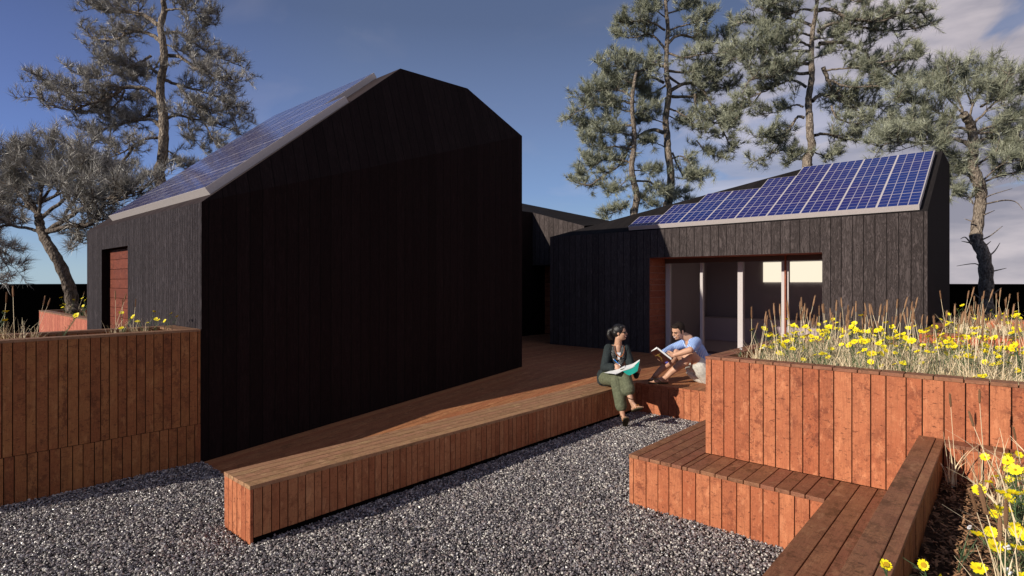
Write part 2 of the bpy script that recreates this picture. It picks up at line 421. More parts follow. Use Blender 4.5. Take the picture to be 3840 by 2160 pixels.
def deck():
    # ramp: rises from the gravel to deck height beside the big gable wall
    u0,u1,v0,v1=2.168,7.245,4.446,6.196
    th=uvthing('ramp','sloping boarded ramp rising along the tall black gable wall','ramp',u0,v0,0); o=(u0,v0,0)
    mb=MB(o); v=v0
    while v<v1-.01:
        w=.095*rng.uniform(.9,1.1); v2=min(v+w,v1)
        if v1-v2<.03: v2=v1
        a,b=v+.002,v2-.002; r=(rng.random(),rng.random()); uo=rng.random()*20; j=rng.uniform(0,.0015)
        z0,z1=.004-j,ZB-j
        T=[(u0,a,z0),(u1,a,z1),(u1,b,z1),(u0,b,z0)]; Bt=[(x,y,z-.028) for x,y,z in T]
        q=lambda pts: [(p[1],p[0]+uo) for p in pts]
        mb.face(T,q(T),r); mb.face([T[0],Bt[0],Bt[1],T[1]],[(T[0][2],T[0][0]+uo)]*4,r); mb.face([T[3],T[2],Bt[2],Bt[3]],q([T[3],T[2],T[2],T[3]]),r)
        mb.face([T[0],T[3],Bt[3],Bt[0]],[(T[0][1],0),(T[3][1],0),(T[3][1],.03),(T[0][1],.03)],r)
        v=v2
    mb.face([(u0+.01,v0,-.028),(u1,v0,ZB-.034),(u1,v1,ZB-.034),(u0+.01,v1,-.028)],m=1)
    mb.build('ramp_boards',[DECKW,BLACKGAP],th)
    # level deck
    th=uvthing('deck','level boarded wooden deck between the black houses, where the man sits','deck',7.19,5,0); o=(7.19,5,0)
    mb=MB(o)
    def strip(ua,ub,va,vb):
        planks(mb,1,va,vb,{0:ua,2:ZB-.03},{0:ub,2:ZB},.1,0,jit=.001,face=2,sgn=1,gap=.005)
        mb.box((ua+.02,va,.0),(ub,vb,ZB-.012),0,m=1)
    strip(7.188,10.5,.86,3.985); strip(7.188,12.7,3.985,4.44); strip(7.247,13.0,4.44,9.8); strip(7.247,13,9.8,12)
    mb.build('deck_boards',[DECKW,BLACKGAP],th,bevel=.002)
    mb=MB(o); planks(mb,1,1.9,3.985,{0:7.165,2:.0},{0:7.187,2:ZB-.03},.104,2,face=0,sgn=-1)
    planks(mb,1,.6,3.985,{0:7.165,2:ZB-.03},{0:7.187,2:ZB+.001},.104,0,face=0,sgn=-1)
    mb.build('deck_fascia',[ORANGE],th,bevel=.002)
deck()

# ------------------------------------------------------------------ right planters & seat
planter('planter','tall orange wooden planter full of yellow flowers in the middle right',4.592,7.14,-1.6,1.899,ZB,1.234,1.04,ORANGE,TOPW,.1,t=.13,wv=.1)
planter('planter','red wooden planter beside the right corner of the solar-roofed house, beyond the tall flower planter',8.6,12.6,-4.2,.82,0,1.234,1.06,mat_wood('red_cedar',(.52,.115,.05),(.60,.17,.07),(.45,.09,.04),(.2,.04,.02)),TOPW,.1,t=.13)

def seat():
    th=uvthing('bench','L-shaped orange wooden bench wrapping the foot of the tall flower planter','bench',4.137,1.6,0); o=(4.137,1.6,0)
    u0=4.137
    mb=MB(o); zt=ZB-.03
    planks(mb,1,.899,2.365,{0:u0,2:.0},{0:u0+.022,2:zt},.1,2,face=0,sgn=-1)
    mb.box((u0+.012,.9,.01),(4.6,2.35,zt-.004),2,m=1)
    mb.box((4.6,1.9,.01),(7.16,2.35,zt-.004),2,m=1); mb.box((-.6,.452,.01),(4.58,.89,zt-.004),2,m=1)
    mb.build('front_cladding',[ORANGE,BLACKGAP],th,bevel=.002)
    mb=MB(o); planks(mb,0,u0+.03,7.16,{1:2.343,2:0},{1:2.365,2:zt},.1,2,face=1,sgn=1)
    mb.build('side_cladding',[ORANGE],th,bevel=.002)
    mb=MB(o); planks(mb,0,-.6,u0-.002,{1:.877,2:0},{1:.899,2:zt},.1,2,face=1,sgn=1)
    mb.build('side_cladding',[ORANGE],th,bevel=.002)
    mb=MB(o)
    planks(mb,1,.90,1.897,{0:u0-.002,2:zt},{0:4.59,2:ZB},.104,0,jit=.001,face=2,sgn=1)
    planks(mb,1,1.90,2.367,{0:u0-.002,2:zt},{0:7.163,2:ZB},.094,0,jit=.001,face=2,sgn=1)
    planks(mb,1,.44,.899,{0:-.6,2:zt},{0:4.59,2:ZB},.115,0,jit=.001,face=2,sgn=1)
    mb.build('seat_top',[TOPW],th,bevel=.003)
seat()

def planter_near():
    u0,u1,v0,v1=-1.6,4.590,-3.0,.437; zt=.834; soil=.615
    th=uvthing('planter','near planter of bark mulch and yellow flowers in the lower right corner','planter',u1,v1,0); o=(u1,v1,0)
    t=.135; z2=zt-.025
    wall_panel('side_wall',th,o,1,1,v1,t,0,u0,u1-t,0,z2,DARKW,.1)
    wall_panel('back_wall',th,o,0,1,u1-.002,t-.01,1,v0,v1,ZB*0,z2,ORANGE,.1)
    mb=MB(o)
    mb.box((u0,v1-t-.002,z2),(u1-.003,v1-t+.043,zt-.0015),0); mb.box((u0,v1-t+.047,z2),(u1-.003,v1+.002,zt),0)
    planks(mb,1,v0,v1-t-.004,{0:u1-t+.005,2:z2},{0:u1-.003,2:zt},.12,0,face=2,sgn=1)
    mb.build('cap_board',[TOPW],th,bevel=.003)
    mb=MB(o); n=60
    g=[[Vector((u0+(u1-t-u0)*i/n, v0+(v1-t-v0)*j/n, soil+.01*math.sin(i*.7)*math.cos(j*.9)+rng.uniform(-.008,.008))) for j in range(n+1)] for i in range(n+1)]
    for i in range(n):
        for j in range(n): mb.face([g[i][j],g[i+1][j],g[i+1][j+1],g[i][j+1]])
    mb.build('soil',[SOIL],th)
    # bark chips
    N=15000; u=nr.uniform(.6,u1-t-.02,N); v=nr.uniform(-1.2,v1-t-.01,N); X=UX*u-UY*v; Y=UY*u+UX*v
    ok=(Y>.9)&(X/Y<1.1); u,v,X,Y=u[ok],v[ok],X[ok],Y[ok]; n=len(u)
    L=nr.uniform(.012,.04,n); w=L*nr.uniform(.2,.45,n); h=nr.uniform(.002,.006,n)
    c=np.array([(-1,-1,0),(1,-.8,0),(1,.7,0),(-.8,1,0),(-.9,-.6,1),(.8,-.7,1),(.9,.6,1),(-.8,.8,1)],float)
    fi=np.array([(4,5,6,7),(0,1,5,4),(1,2,6,5),(2,3,7,6),(3,0,4,7)])
    V=c[None]*np.stack([L,w,h],1)[:,None,:]*.5; a=nr.uniform(0,6.28,n)[:,None]; tl=nr.normal(0,.45,n)[:,None]
    x=V[...,0]*np.cos(tl)-V[...,2]*np.sin(tl); z=V[...,0]*np.sin(tl)+V[...,2]*np.cos(tl); y=V[...,1]
    V=np.stack([x*np.cos(a)-y*np.sin(a)+X[:,None],x*np.sin(a)+y*np.cos(a)+Y[:,None],z+(soil+nr.uniform(.006,.03,n))[:,None]],-1).reshape(-1,3)
    idx=(fi[None]+8*np.arange(n)[:,None,None]).ravel(); rv=np.repeat(nr.uniform(0,1,n),20)
    tag(npmesh('bark_mulch',V,4,idx,[CHIP],rnd=np.stack([rv,rv],1)),'brown bark chips spread over the near planter bed','mulch',kind='stuff')
planter_near()

# ------------------------------------------------------------------ left planters
def planter_left():
    u0,u1,v0,v1=.0,2.160,6.2,6.985; zt=1.376; soil=1.23
    th=uvthing('planter','tall brown wooden planter in the left foreground against the black house','planter',u0,v0,0); o=(u0,v0,0); t=.13; z2=zt-.025
    # two rows of boards as on the photo's front
    mb=MB(o); planks(mb,0,u0,u1+.004,{1:v0,2:.0},{1:v0+.022,2:.40},.074,2,face=1,sgn=-1)
    planks(mb,0,u0-.03,u1+.004,{1:v0,2:.404},{1:v0+.022,2:z2},.074,2,face=1,sgn=-1)
    mb.box((u0+.01,v0+.012,.01),(u1-.004,v0+t-.012,z2-.003),2,m=1)
    planks(mb,0,u0,u1,{1:v0+t-.022,2:.0},{1:v0+t,2:z2},.074,2,face=1,sgn=1)
    mb.build('front_wall',[DARKW,BLACKGAP],th,bevel=.002)
    wall_panel('back_wall',th,o,1,1,v1,t,0,u0,u1,0,z2,DARKW,.074)
    wall_panel('side_wall',th,o,0,-1,u0,t,1,v0+t,v1-t,0,z2,ORANGE,.1)
    wall_panel('side_wall',th,o,0,1,u1,t,1,v0+t,v1-t,0,z2,ORANGE,.1)
    mb=MB(o)
    for a,b in ((v0-.002,v0+t),(v1-t,v1+.002)):
        mb.box((u0,a,z2),(u1+.002,(a+b)/2-.001,zt-.001),0); mb.box((u0,(a+b)/2+.001,z2),(u1+.002,b,zt),0)
    planks(mb,1,v0+t+.003,v1-t-.003,{0:u1-t-.05,2:z2},{0:u1+.001,2:zt-.0005},.06,0)
    mb.build('cap_board',[TOPW2],th,bevel=.002)
    mb=MB(o); mb.face([(u0+t,v0+t,soil),(u1-t,v0+t,soil),(u1-t,v1-t,soil),(u0+t,v1-t,soil)]); mb.build('soil',[SOIL],th)
TOPW2 = mat_wood('left_top_boards',(.28,.14,.08),(.34,.2,.11),(.25,.11,.07),(.12,.06,.03),rough=.6)
planter_left()
PINK = mat_wood('pink_cedar',(.50,.15,.095),(.60,.22,.13),(.45,.12,.08),(.3,.08,.05))
planter('planter','far pinkish wooden planter behind the black house at left, holding the leaning pine',2.19,5.0,11.1,15.4,0,1.268,1.12,PINK,TOPW2,.07,t=.14)

# ------------------------------------------------------------------ houses
def poly(mb, pts, across, along, m=0, org=None):
    """flat polygon with uv: across / along unit vectors"""
    pts=[Vector(p) for p in pts]; A=Vector(across); B=Vector(along)
    mb.face(pts,[(p.dot(A),p.dot(B)) for p in pts],m=m)

def solar_column(parent, o, a, ex, ey, nrm, w, unit, n, th=.085, cell=None):
    """a: lower corner on top surface; ex along eave, ey up the slope"""
    mb=MB(o); a=Vector(a); g=.005
    p=[a+ex*g, a+ex*(w-g), a+ex*(w-g)+ey*(unit*n), a+ex*g+ey*(unit*n)]
    e=.009
    q=[p[0]+ex*e+ey*e,p[1]-ex*e+ey*e,p[2]-ex*e-ey*e,p[3]+ex*e-ey*e]; q=[x+nrm*.002 for x in q]
    mb.face(q,[(0.03,0.03),(3.97,0.03),(3.97,4*n-.03),(.03,4*n-.03)],m=1)
    P_=[x-ex*g if i in (0,3) else x+ex*g for i,x in enumerate(p)]
    b=[x-nrm*th for x in P_]
    mb.face(P_,m=0); mb.face(b[::-1],m=0)
    for i in range(4):
        j=(i+1)%4; mb.face([b[i],b[j],P_[j],P_[i]],m=0)
    return mb.build('solar_panel',[ALU,cell or SOLAR],parent)

def house1():
    # tall gable house, left-centre
    C0=(2.168,6.2); w=4.866; L=5.077
    th=uvthing('house','tall black timber house with a windowless gable wall in the centre','house',*C0,0); o=(*C0,0)
    u0,v0=C0; u1=u0+L; v1=v0+w
    E0=Vector((u0,v0,2.684)); E1=Vector((u1,v0,4.364)); A=Vector((u0+2.85,v0+.438,4.99)); B=Vector((u0+4.081,v0+.307,4.99))
    # gable wall
    mb=MB(o)
    poly(mb,[(u0,v0,0),(u1,v0,0),E1,E0],(1,0,0),(0,0,1))
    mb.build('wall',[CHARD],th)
    sd=Vector((.05,.30,1)).normalized()
    mb=MB(o); poly(mb,[E0,E1,B,A],(1,0,0),sd); mb.build('gable_facet',[CHARE],th)
    # entrance wall with opening
    D0,D1,zh=8.81,10.16,2.35; dz=.1
    mb=MB(o); ac,al=(0,1,0),(0,0,1)
    poly(mb,[(u0,D0,0),(u0,v0,0),(u0,v0,2.684),(u0,D0,2.684)],ac,al)
    poly(mb,[(u0,D1,zh),(u0,D0,zh),(u0,D0,2.684),(u0,D1,2.684)],ac,al)
    poly(mb,[(u0,v1,0),(u0,D1,0),(u0,D1,2.684),(u0,v1,2.684)],ac,al)
    poly(mb,[(u0,D1,0),(u0+dz,D1,0),(u0+dz,D1,zh),(u0,D1,zh)],(1,0,0),al,m=1)
    poly(mb,[(u0,D0,zh),(u0+dz,D0,zh),(u0+dz,D1,zh),(u0,D1,zh)],(1,0,0),(0,1,0),m=1)
    poly(mb,[(u0,v1,0),(u0,v1,2.684),(u1,v1,4.2),(u1,v1,0)],(1,0,0),al,m=1)
    poly(mb,[(u1,v0,0),(u1,v1,0),(u1,v1,4.2),(u1,v0,4.364)],(0,1,0),al,m=1)
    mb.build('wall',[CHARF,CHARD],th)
    mb=MB(o); planks(mb,2,0,zh,{0:u0+dz,1:D0+.0},{0:u0+dz+.02,1:D1},.13,1,face=0,sgn=-1,gap=.006)
    mb.build('door_recess',[SHADEW],th)
    # roofs
    A2=Vector((A.x,v1-.5,4.99)); B2=Vector((B.x,v1-.3,4.99)); E02=Vector((u0,v1,2.684)); E12=Vector((u1,v1,4.2))
    mb=MB(o)
    poly(mb,[E02,E0,A],(0,1,0),(1,0,.81)); poly(mb,[E02,A,A2],(0,1,0),(1,0,.81))
    poly(mb,[A2,A,B,B2],(0,1,0),(1,0,0))
    poly(mb,[B,E1,E12],(0,1,0),(1,0,-.6)); poly(mb,[B,E12,B2],(0,1,0),(1,0,-.6))
    poly(mb,[E12,E02,A2],(1,0,0),sd); poly(mb,[E12,A2,B2],(1,0,0),sd)
    mb.build('roof',[ROOFB],th)
    # solar array
    ar=uvthing('solar_array','shaded solar panel array on the steep roof of the tall black house','solar panels',u0,v0,2.7); oa=(u0,v0,2.7)
    ey=Vector((1,.0,.81)).normalized(); ex=Vector((0,1,0)); nrm=Vector((-.81,0,1)).normalized()
    cw=(3.93-.12)/7; unit=.59
    eys=Vector((1,.14,.81)).normalized()
    for k in range(7):
        a=Vector((u0+.13,v0+.12+k*cw,2.684+.81*.13))+nrm*.085
        n=4 if k==0 else 6
        solar_column(ar,oa,a,ex,eys,nrm,cw,unit,n,th=.085,cell=SOLAR1)
ROOFB = mat_char('brown_black_roof_boards',.12,base=(.045,.033,.033),contrast=.3,gap=.04,bump=.3,rough=.8)
house1()

def house2():
    u0,u1,v0,v1=10.36,14.7,.886,8.006; ze=2.925
    th=uvthing('house','black timber house with long glass front and sloping solar roof at right','house',u0,v0,0); o=(u0,v0,0)
    ac,al=(0,1,0),(0,0,1)
    W0,W1,zh=2.295,5.445,2.36      # glazed opening along v
    # find right edge of opening
    mb=MB(o)
    poly(mb,[(u0,W0,0),(u0,v0,0),(u0,v0,ze),(u0,W0,ze)],ac,al)
    poly(mb,[(u0,W1,zh),(u0,W0,zh),(u0,W0,ze),(u0,W1,ze)],ac,al)
    poly(mb,[(u0,v1,0),(u0,W1,0),(u0,W1,ze),(u0,v1,ze)],ac,al)
    mb.build('wall',[CHAR],th)
    R1=Vector((13.05,v0,4.30)); R0=Vector((13.0,3.3,4.28)); K1=Vector((u1,v0,4.32)); K0=Vector((u1,5.0,4.2)); BL=Vector((u1,v1,3.5))
    F0=Vector((u0,v1,ze)); F1=Vector((u0,v0,ze))
    mb=MB(o)
    poly(mb,[(u0,v0,0),(u1,v0,0),K1,R1,F1],(1,0,0),al)
    poly(mb,[(u0,v1,0),(u0,v1,ze),BL,(u1,v1,0)],(1,0,0),al)
    poly(mb,[(u1,v1,0),BL,K0,K1,(u1,v0,0)],ac,al)
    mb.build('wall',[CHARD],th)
    mb=MB(o)
    poly(mb,[F0,F1,R1,R0],ac,(1,0,.51)); poly(mb,[R0,R1,K1,K0],ac,(1,0,0)); poly(mb,[F0,R0,K0],ac,(1,0,.2)); poly(mb,[F0,K0,BL],ac,(1,0,.2))
    mb.build('roof',[ROOFM],th)
    # recess reveal
    D=.70; ug=u0+D
    mb=MB(o); planks(mb,2,ZB,zh,{0:u0+.005,1:W1-.0},{0:ug,1:W1+.02},.125,0,face=1,sgn=-1,gap=.006)
    mb.build('recess_side',[REDW2],th); mb=MB(o); planks(mb,2,ZB,zh,{0:u0+.005,1:W0-.02},{0:ug,1:W0},.125,0,face=1,sgn=1,gap=.006)
    mb.build('recess_side',[REDW2],th)
    mb=MB(o); planks(mb,0,u0+.003,ug,{1:W0,2:zh-.0},{1:W1,2:zh+.02},.125,1,gap=.004); mb.build('recess_soffit',[REDW2],th)
    # room
    ub=ug+3.2
    mb=MB(o)
    poly(mb,[(ub,W1+.4,ZB),(ub,W0-.4,ZB),(ub,W0-.4,2.5),(ub,W1+.4,2.5)],ac,al)
    poly(mb,[(ug+.08,W1+.4,ZB),(ub,W1+.4,ZB),(ub,W1+.4,2.5),(ug+.08,W1+.4,2.5)],(1,0,0),al)
    poly(mb,[(ub,W0-.4,ZB),(ug+.08,W0-.4,ZB),(ug+.08,W0-.4,2.5),(ub,W0-.4,2.5)],(1,0,0),al)
    poly(mb,[(ug+.08,W0-.4,2.5),(ug+.08,W1+.4,2.5),(ub,W1+.4,2.5),(ub,W0-.4,2.5)],(1,0,0),ac)
    poly(mb,[(ug+.08,W1+.4,zh-.07),(ug+.08,W0-.4,zh-.07),(ug+.08,W0-.4,2.5),(ug+.08,W1+.4,2.5)],ac,al)
    mb.build('room_wall',[INTM],th)
    mb=MB(o); mb.box((u0+.02,W0-.4,ZB-.02),(ub,W1+.4,ZB+.005),0); mb.build('room_floor',[INTF],th)
    mb=MB(o); mb.box((ub-.5,W0-.35,ZB+.006),(ub-.02,W1+.35,.98),1); mb.build('room_low_panel',[INTC],th)  # paler low box along the back wall
    # glazing: frame members
    zs=ZB+.03; fw=MB(o)
    fw.box((ug-.02,W0,zh-.10),(ug+.05,W1,zh-.002),1); fw.build('glazing_head',[BRZ],th); fw=MB(o); fw.box((ug-.02,W0,ZB+.006),(ug+.05,W1,ZB+.05),1)
    fw.build('glazing_sill',[BRZ],th)
    def vat(x,u):   # v where pixel column x meets plane u
        k=(x-1920)/F; return u*(UX-k*UY)/(UY+k*UX)*1.0
    posts=[(2497,2512,.06),(2625,2635,.05),(2766,2785,.07),(2930,2941,.06),(2951,2957,.05)]
    for xa,xb,d in posts:
        va,vb=vat(xa,ug-.03),vat(xb,ug-.03); m_=MB(o); m_.box((ug-.03,min(va,vb),ZB+.052),(ug-.03+d+.04,max(va,vb),zh-.102),2); m_.build('mullion',[ALU],th)
    va,vb=vat(2942,ug-.06),vat(2948,ug-.06); m_=MB(o); m_.box((ug-.075,min(va,vb),ZB+.006),(ug-.032,max(va,vb),zh-.002),2); m_.build('door_edge',[REDW2],th)
    edges=[W1]+[vat(x,ug) for x in (2504,2630,2775,2935,2954)]+[W0]
    for i in range(1,len(edges)-1):
        a,b=edges[i+1],edges[i]
        if b-a<.1: continue
        m_=MB(o); m_.face([(ug+.01,b,ZB+.05),(ug+.01,a,ZB+.05),(ug+.01,a,zh-.1),(ug+.01,b,zh-.1)]); m_.build('window_pane',[GLASS],th)
    # glowing panes added for the bright sky seen through the room
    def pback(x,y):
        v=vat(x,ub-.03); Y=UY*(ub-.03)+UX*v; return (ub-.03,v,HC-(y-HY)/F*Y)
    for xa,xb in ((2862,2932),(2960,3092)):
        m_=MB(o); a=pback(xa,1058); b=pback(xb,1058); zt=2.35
        m_.box((ub-.03,b[1],a[2]),(ub-.015,a[1],zt),2); m_.build('sky_glow_pane',[SKYGLOW],th)
    # solar array
    ar=uvthing('solar_array','stepped bright blue solar panel array on the right-hand roof','solar panels',u0,v0,ze); oa=(u0,v0,ze)
    ey=Vector((1,0,.515)).normalized(); ex=Vector((0,1,0)); nrm=Vector((-.515,0,1)).normalized()
    vR,vL=.985,5.93; cw=(vL-vR)/9; unit=2.72/5
    for k,n in enumerate([5,5,5,5,4,3,3,2,1]):
        a=Vector((u0+.03,vR+k*cw,ze+.03*.515))+nrm*.10
        solar_column(ar,oa,a,ex,ey,nrm,cw,unit,n,th=.085)
BRZ = mat_plain('dark_bronze_frame',(.10,.06,.05),.5,.3)
REDW2 = mat_wood('red_brown_reveal',(.30,.085,.045),(.38,.13,.06),(.24,.06,.035),(.10,.025,.015))
house2()

def house3():
    uw=11.79; vc=9.71
    th=uvthing('house','low black timber house in the gap between the other two','house',uw,vc,0); o=(uw,vc,0)
    ac,al=(0,1,0),(0,0,1)
    zt=lambda v: 3.78-(vc-v)*.285
    zd=2.33; vd=9.70
    mb=MB(o)
    poly(mb,[(uw,vc,zd),(uw,8.02,zd),(uw,8.02,zt(8.02)),(uw,vc,zt(vc))],ac,al)
    mb.build('wall',[CHAR],th)
    mb=MB(o)
    poly(mb,[(12.35,vc,ZB),(12.35,vc,zd),(11.3,vc,zd),(11.3,vc,ZB)],(1,0,0),al)
    poly(mb,[(uw,vc,zd),(uw,vc,3.78),(9.0,vc,3.74),(9.0,vc,zd)],(1,0,0),al)
    poly(mb,[(9.8,vc,ZB),(9.0,vc,ZB),(9.0,vc,zd),(9.8,vc,zd)],(1,0,0),al)
    poly(mb,[(uw,vc,zd),(uw,8.02,zd),(12.35,8.02,zd),(12.35,vc,zd)],(1,0,0),ac)
    poly(mb,[(9.8,vc,ZB),(9.8,vc+.8,ZB),(9.8,vc+.8,zd),(9.8,vc,zd)],ac,al)
    poly(mb,[(9.8,vc+.8,ZB),(11.3,vc+.8,ZB),(11.3,vc+.8,zd),(9.8,vc+.8,zd)],(1,0,0),al)
    poly(mb,[(11.3,vc+.8,ZB),(11.3,vc,ZB),(11.3,vc,zd),(11.3,vc+.8,zd)],ac,al)
    poly(mb,[(9.8,vc,zd),(9.8,vc+.8,zd),(11.3,vc+.8,zd),(11.3,vc,zd)],(1,0,0),ac)
    poly(mb,[(9.0,vc,0),(9.0,14,0),(9.0,14,3.6),(9.0,vc,3.74)],ac,al)
    mb.build('wall',[CHARD],th)
    mb=MB(o); planks(mb,2,ZB+.01,zd-.01,{0:12.33,1:8.02},{0:12.36,1:9.73},.13,1,face=0,sgn=-1,gap=.006); mb.build('door_recess',[ORANGE],th)
    mb=MB(o); mb.box((12.352,7.9,ZB-.05),(12.5,10.2,zd+.3),2); mb.build('back_wall',[BLACKGAP],th)
    mb=MB(o); ur=13.5
    zr=lambda v: 4.42-(11.68-v)*.247
    poly(mb,[(uw,8.02,zt(8.02)),(ur,8.02,zr(8.02)),(ur,11.68,zr(11.68)),(uw,vc,zt(vc))],(0,1,0),(1,0,.4))
    poly(mb,[(uw,vc,3.78),(ur,11.68,4.42),(9.0,14,4.3),(9.0,vc,3.74)],(1,0,0),(0,1,.2))
    poly(mb,[(ur,8.02,zr(8.02)),(15,8.02,2.6),(15,12,2.6),(ur,11.68,4.42)],(0,1,0),(1,0,-.5))
    mb.build('roof',[ROOFM],th)
house3()
# ------------------------------------------------------------------ trees
def catmull(pts, n=5):
    out=[]; k=len(pts)
    for i in range(k-1):
        p0=pts[max(i-1,0)];p1=pts[i];p2=pts[i+1];p3=pts[min(i+2,k-1)]
        for j in range(n):
            t=j/n
            out.append(.5*((2*p1)+(p2-p0)*t+(2*p0-5*p1+4*p2-p3)*t*t+(3*p1-p0-3*p2+p3)*t**3))
    out.append(pts[-1]); return out

def rv3(): 
    a=Vector((rng.gauss(0,1),rng.gauss(0,1),rng.gauss(0,1))); return a.normalized()

def make_tree(name,label,Y,dmap,trunk,r0,r1,limbs,bare=(),needle=None,bark=None,zbase=0.0,seed=1,nl=.17,dens=1.0,tw=1.0,nwid=.0009,lr=.4):
    rng.seed(seed); lrn=np.random.default_rng(seed)
    ox,oy,sc=dmap
    def Q(c,Yd): return P((ox+sc*c[0])*1.4907,(oy+sc*c[1])*1.4907,Yd)
    tp=[Q(c,Y+.12*math.sin(i*1.3)) for i,c in enumerate(trunk)]
    base=Vector((tp[0].x+.05,tp[0].y,zbase-.05))
    if tp[0].z>zbase+.3: tp=[base]+tp
    tp_s=catmull(tp,5); m=len(tp_s)
    loc=Vector((tp_s[0].x,tp_s[0].y,zbase))
    th=thing(name,label,'tree',loc)
    rad=[r0+(r1-r0)*(i/(m-1))**.9 for i in range(m)]; rad=[x*(1+.08*math.sin(i*1.9)+rng.uniform(-.05,.05)) for i,x in enumerate(rad)]
    rad[0]*=1.25
    mb=MB(loc); mb.tube(tp_s,rad,12); mb.build('trunk',[bark],th,smooth=True)
    br=MB(loc)
    tips=[]  # (pos,dir,weight)
    def grow_twig(p,d,L,lvl,thick):
        segs=4; pts=[p.copy()]; dd=d.copy()
        for i in range(segs):
            dd=(dd+rv3()*.33+Vector((0,0,.10))).normalized(); pts.append(pts[-1]+dd*L/segs)
        br.tube(pts,[thick*(1-.8*i/segs) for i in range(segs+1)],4 if lvl else 5,cap=False)
        if lvl==0:
            k=max(4,int(L*11*tw))
            for i in range(k):
                t=.15+.85*i/max(1,k-1); f=t*segs; j=min(int(f),segs-1); q=pts[j].lerp(pts[j+1],f-j)
                side=(pts[j+1]-pts[j]).normalized(); nd=(side*.75+rv3()*.9+Vector((0,0,.28))).normalized()
                grow_twig(q,nd,L*rng.uniform(.28,.5),1,thick*.45)
            tips.append((pts[-1],dd))
        else:
            tips.append((pts[-1],dd)); tips.append((pts[2],(dd+rv3()*.5).normalized()))
            if rng.random()<.7: tips.append((pts[3],(dd+rv3()*.8).normalized()))
    for li,limb in enumerate(limbs):
        n=len(limb); lat=abs(limb[-1][0]-limb[0][0])*sc*1.4907/F*Y
        dz=rng.choice((-1,1))*rng.uniform(.05,.5)*lat
        pts=[Q(c,Y+.1+dz*(i/(n-1))) for i,c in enumerate(limb)]
        ps=catmull(pts,5); k=len(ps)
        Ls=sum((ps[i+1]-ps[i]).length for i in range(k-1))
        rr=min(r0*.6,max(.018,.026*Ls+.008))*lr/.4*.75
        jit=[Vector((0,0,0))]*k
        ps=[q+rv3()*.015*min(1,i/3) for i,q in enumerate(ps)]
        br.tube(ps,[rr*(1-.78*(i/(k-1))) for i in range(k)],7,cap=False)
        nt=int(Ls*10.5*dens)+5
        for i in range(nt):
            t=.30+.70*(i+rng.random())/nt if Ls>.9 else .1+.9*(i+rng.random())/nt
            t=min(t,.999); f=t*(k-1); j=min(int(f),k-2); q=ps[j].lerp(ps[j+1],f-j)
            d=(ps[j+1]-ps[j]).normalized()
            r_=rv3(); r_.z*=.5; nd=(d*.6+r_*.9+Vector((0,0,.16))).normalized()
            grow_twig(q,nd,rng.uniform(.26,.56)*(1.15-.3*t)*min(1.3,.55+.3*Ls),0,rr*.22+.003)
    for b in bare:
        pts=catmull([Q(c,Y-.1+rng.uniform(-.1,.25)*(i>0)) for i,c in enumerate(b)],4); k=len(pts)
        br.tube(pts,[.022*(1-.75*i/(k-1)) for i in range(k)],6)
    br.build('branches',[bark],th,smooth=True)
    # needles
    T=np.array([tuple(t[0]-loc) for t in tips]); D=np.array([tuple(t[1]) for t in tips]); nt=len(T); K=12
    print(name,'tufts',nt)
    off=lrn.uniform(-.09,.02,(nt,K,1)); base=T[:,None,:]+D[:,None,:]*off
    nd=D[:,None,:]*.75+lrn.normal(0,.5,(nt,K,3)); nd[...,2]+=.15; nd/=np.linalg.norm(nd,axis=-1,keepdims=True)
    L=1.15*nl*lrn.uniform(.6,1.2,(nt,K,1)); side=np.cross(nd,lrn.normal(0,1,(nt,K,3))); side/=np.linalg.norm(side,axis=-1,keepdims=True)
    wd=.78*nwid*Y*lrn.uniform(.7,1.3,(nt,K,1))
    V=np.stack([base-side*wd/2,base+side*wd/2,base+nd*L],2).reshape(-1,3); idx=np.arange(len(V))
    tr=lrn.uniform(0,1,(nt,1)); rr=np.clip(tr*.6+lrn.uniform(0,.4,(nt,K)),0,1).ravel(); rr=np.repeat(rr,3)
    npmesh('crown',V,3,idx,[needle],th,rnd=np.stack([rr,rr],1))
    return th

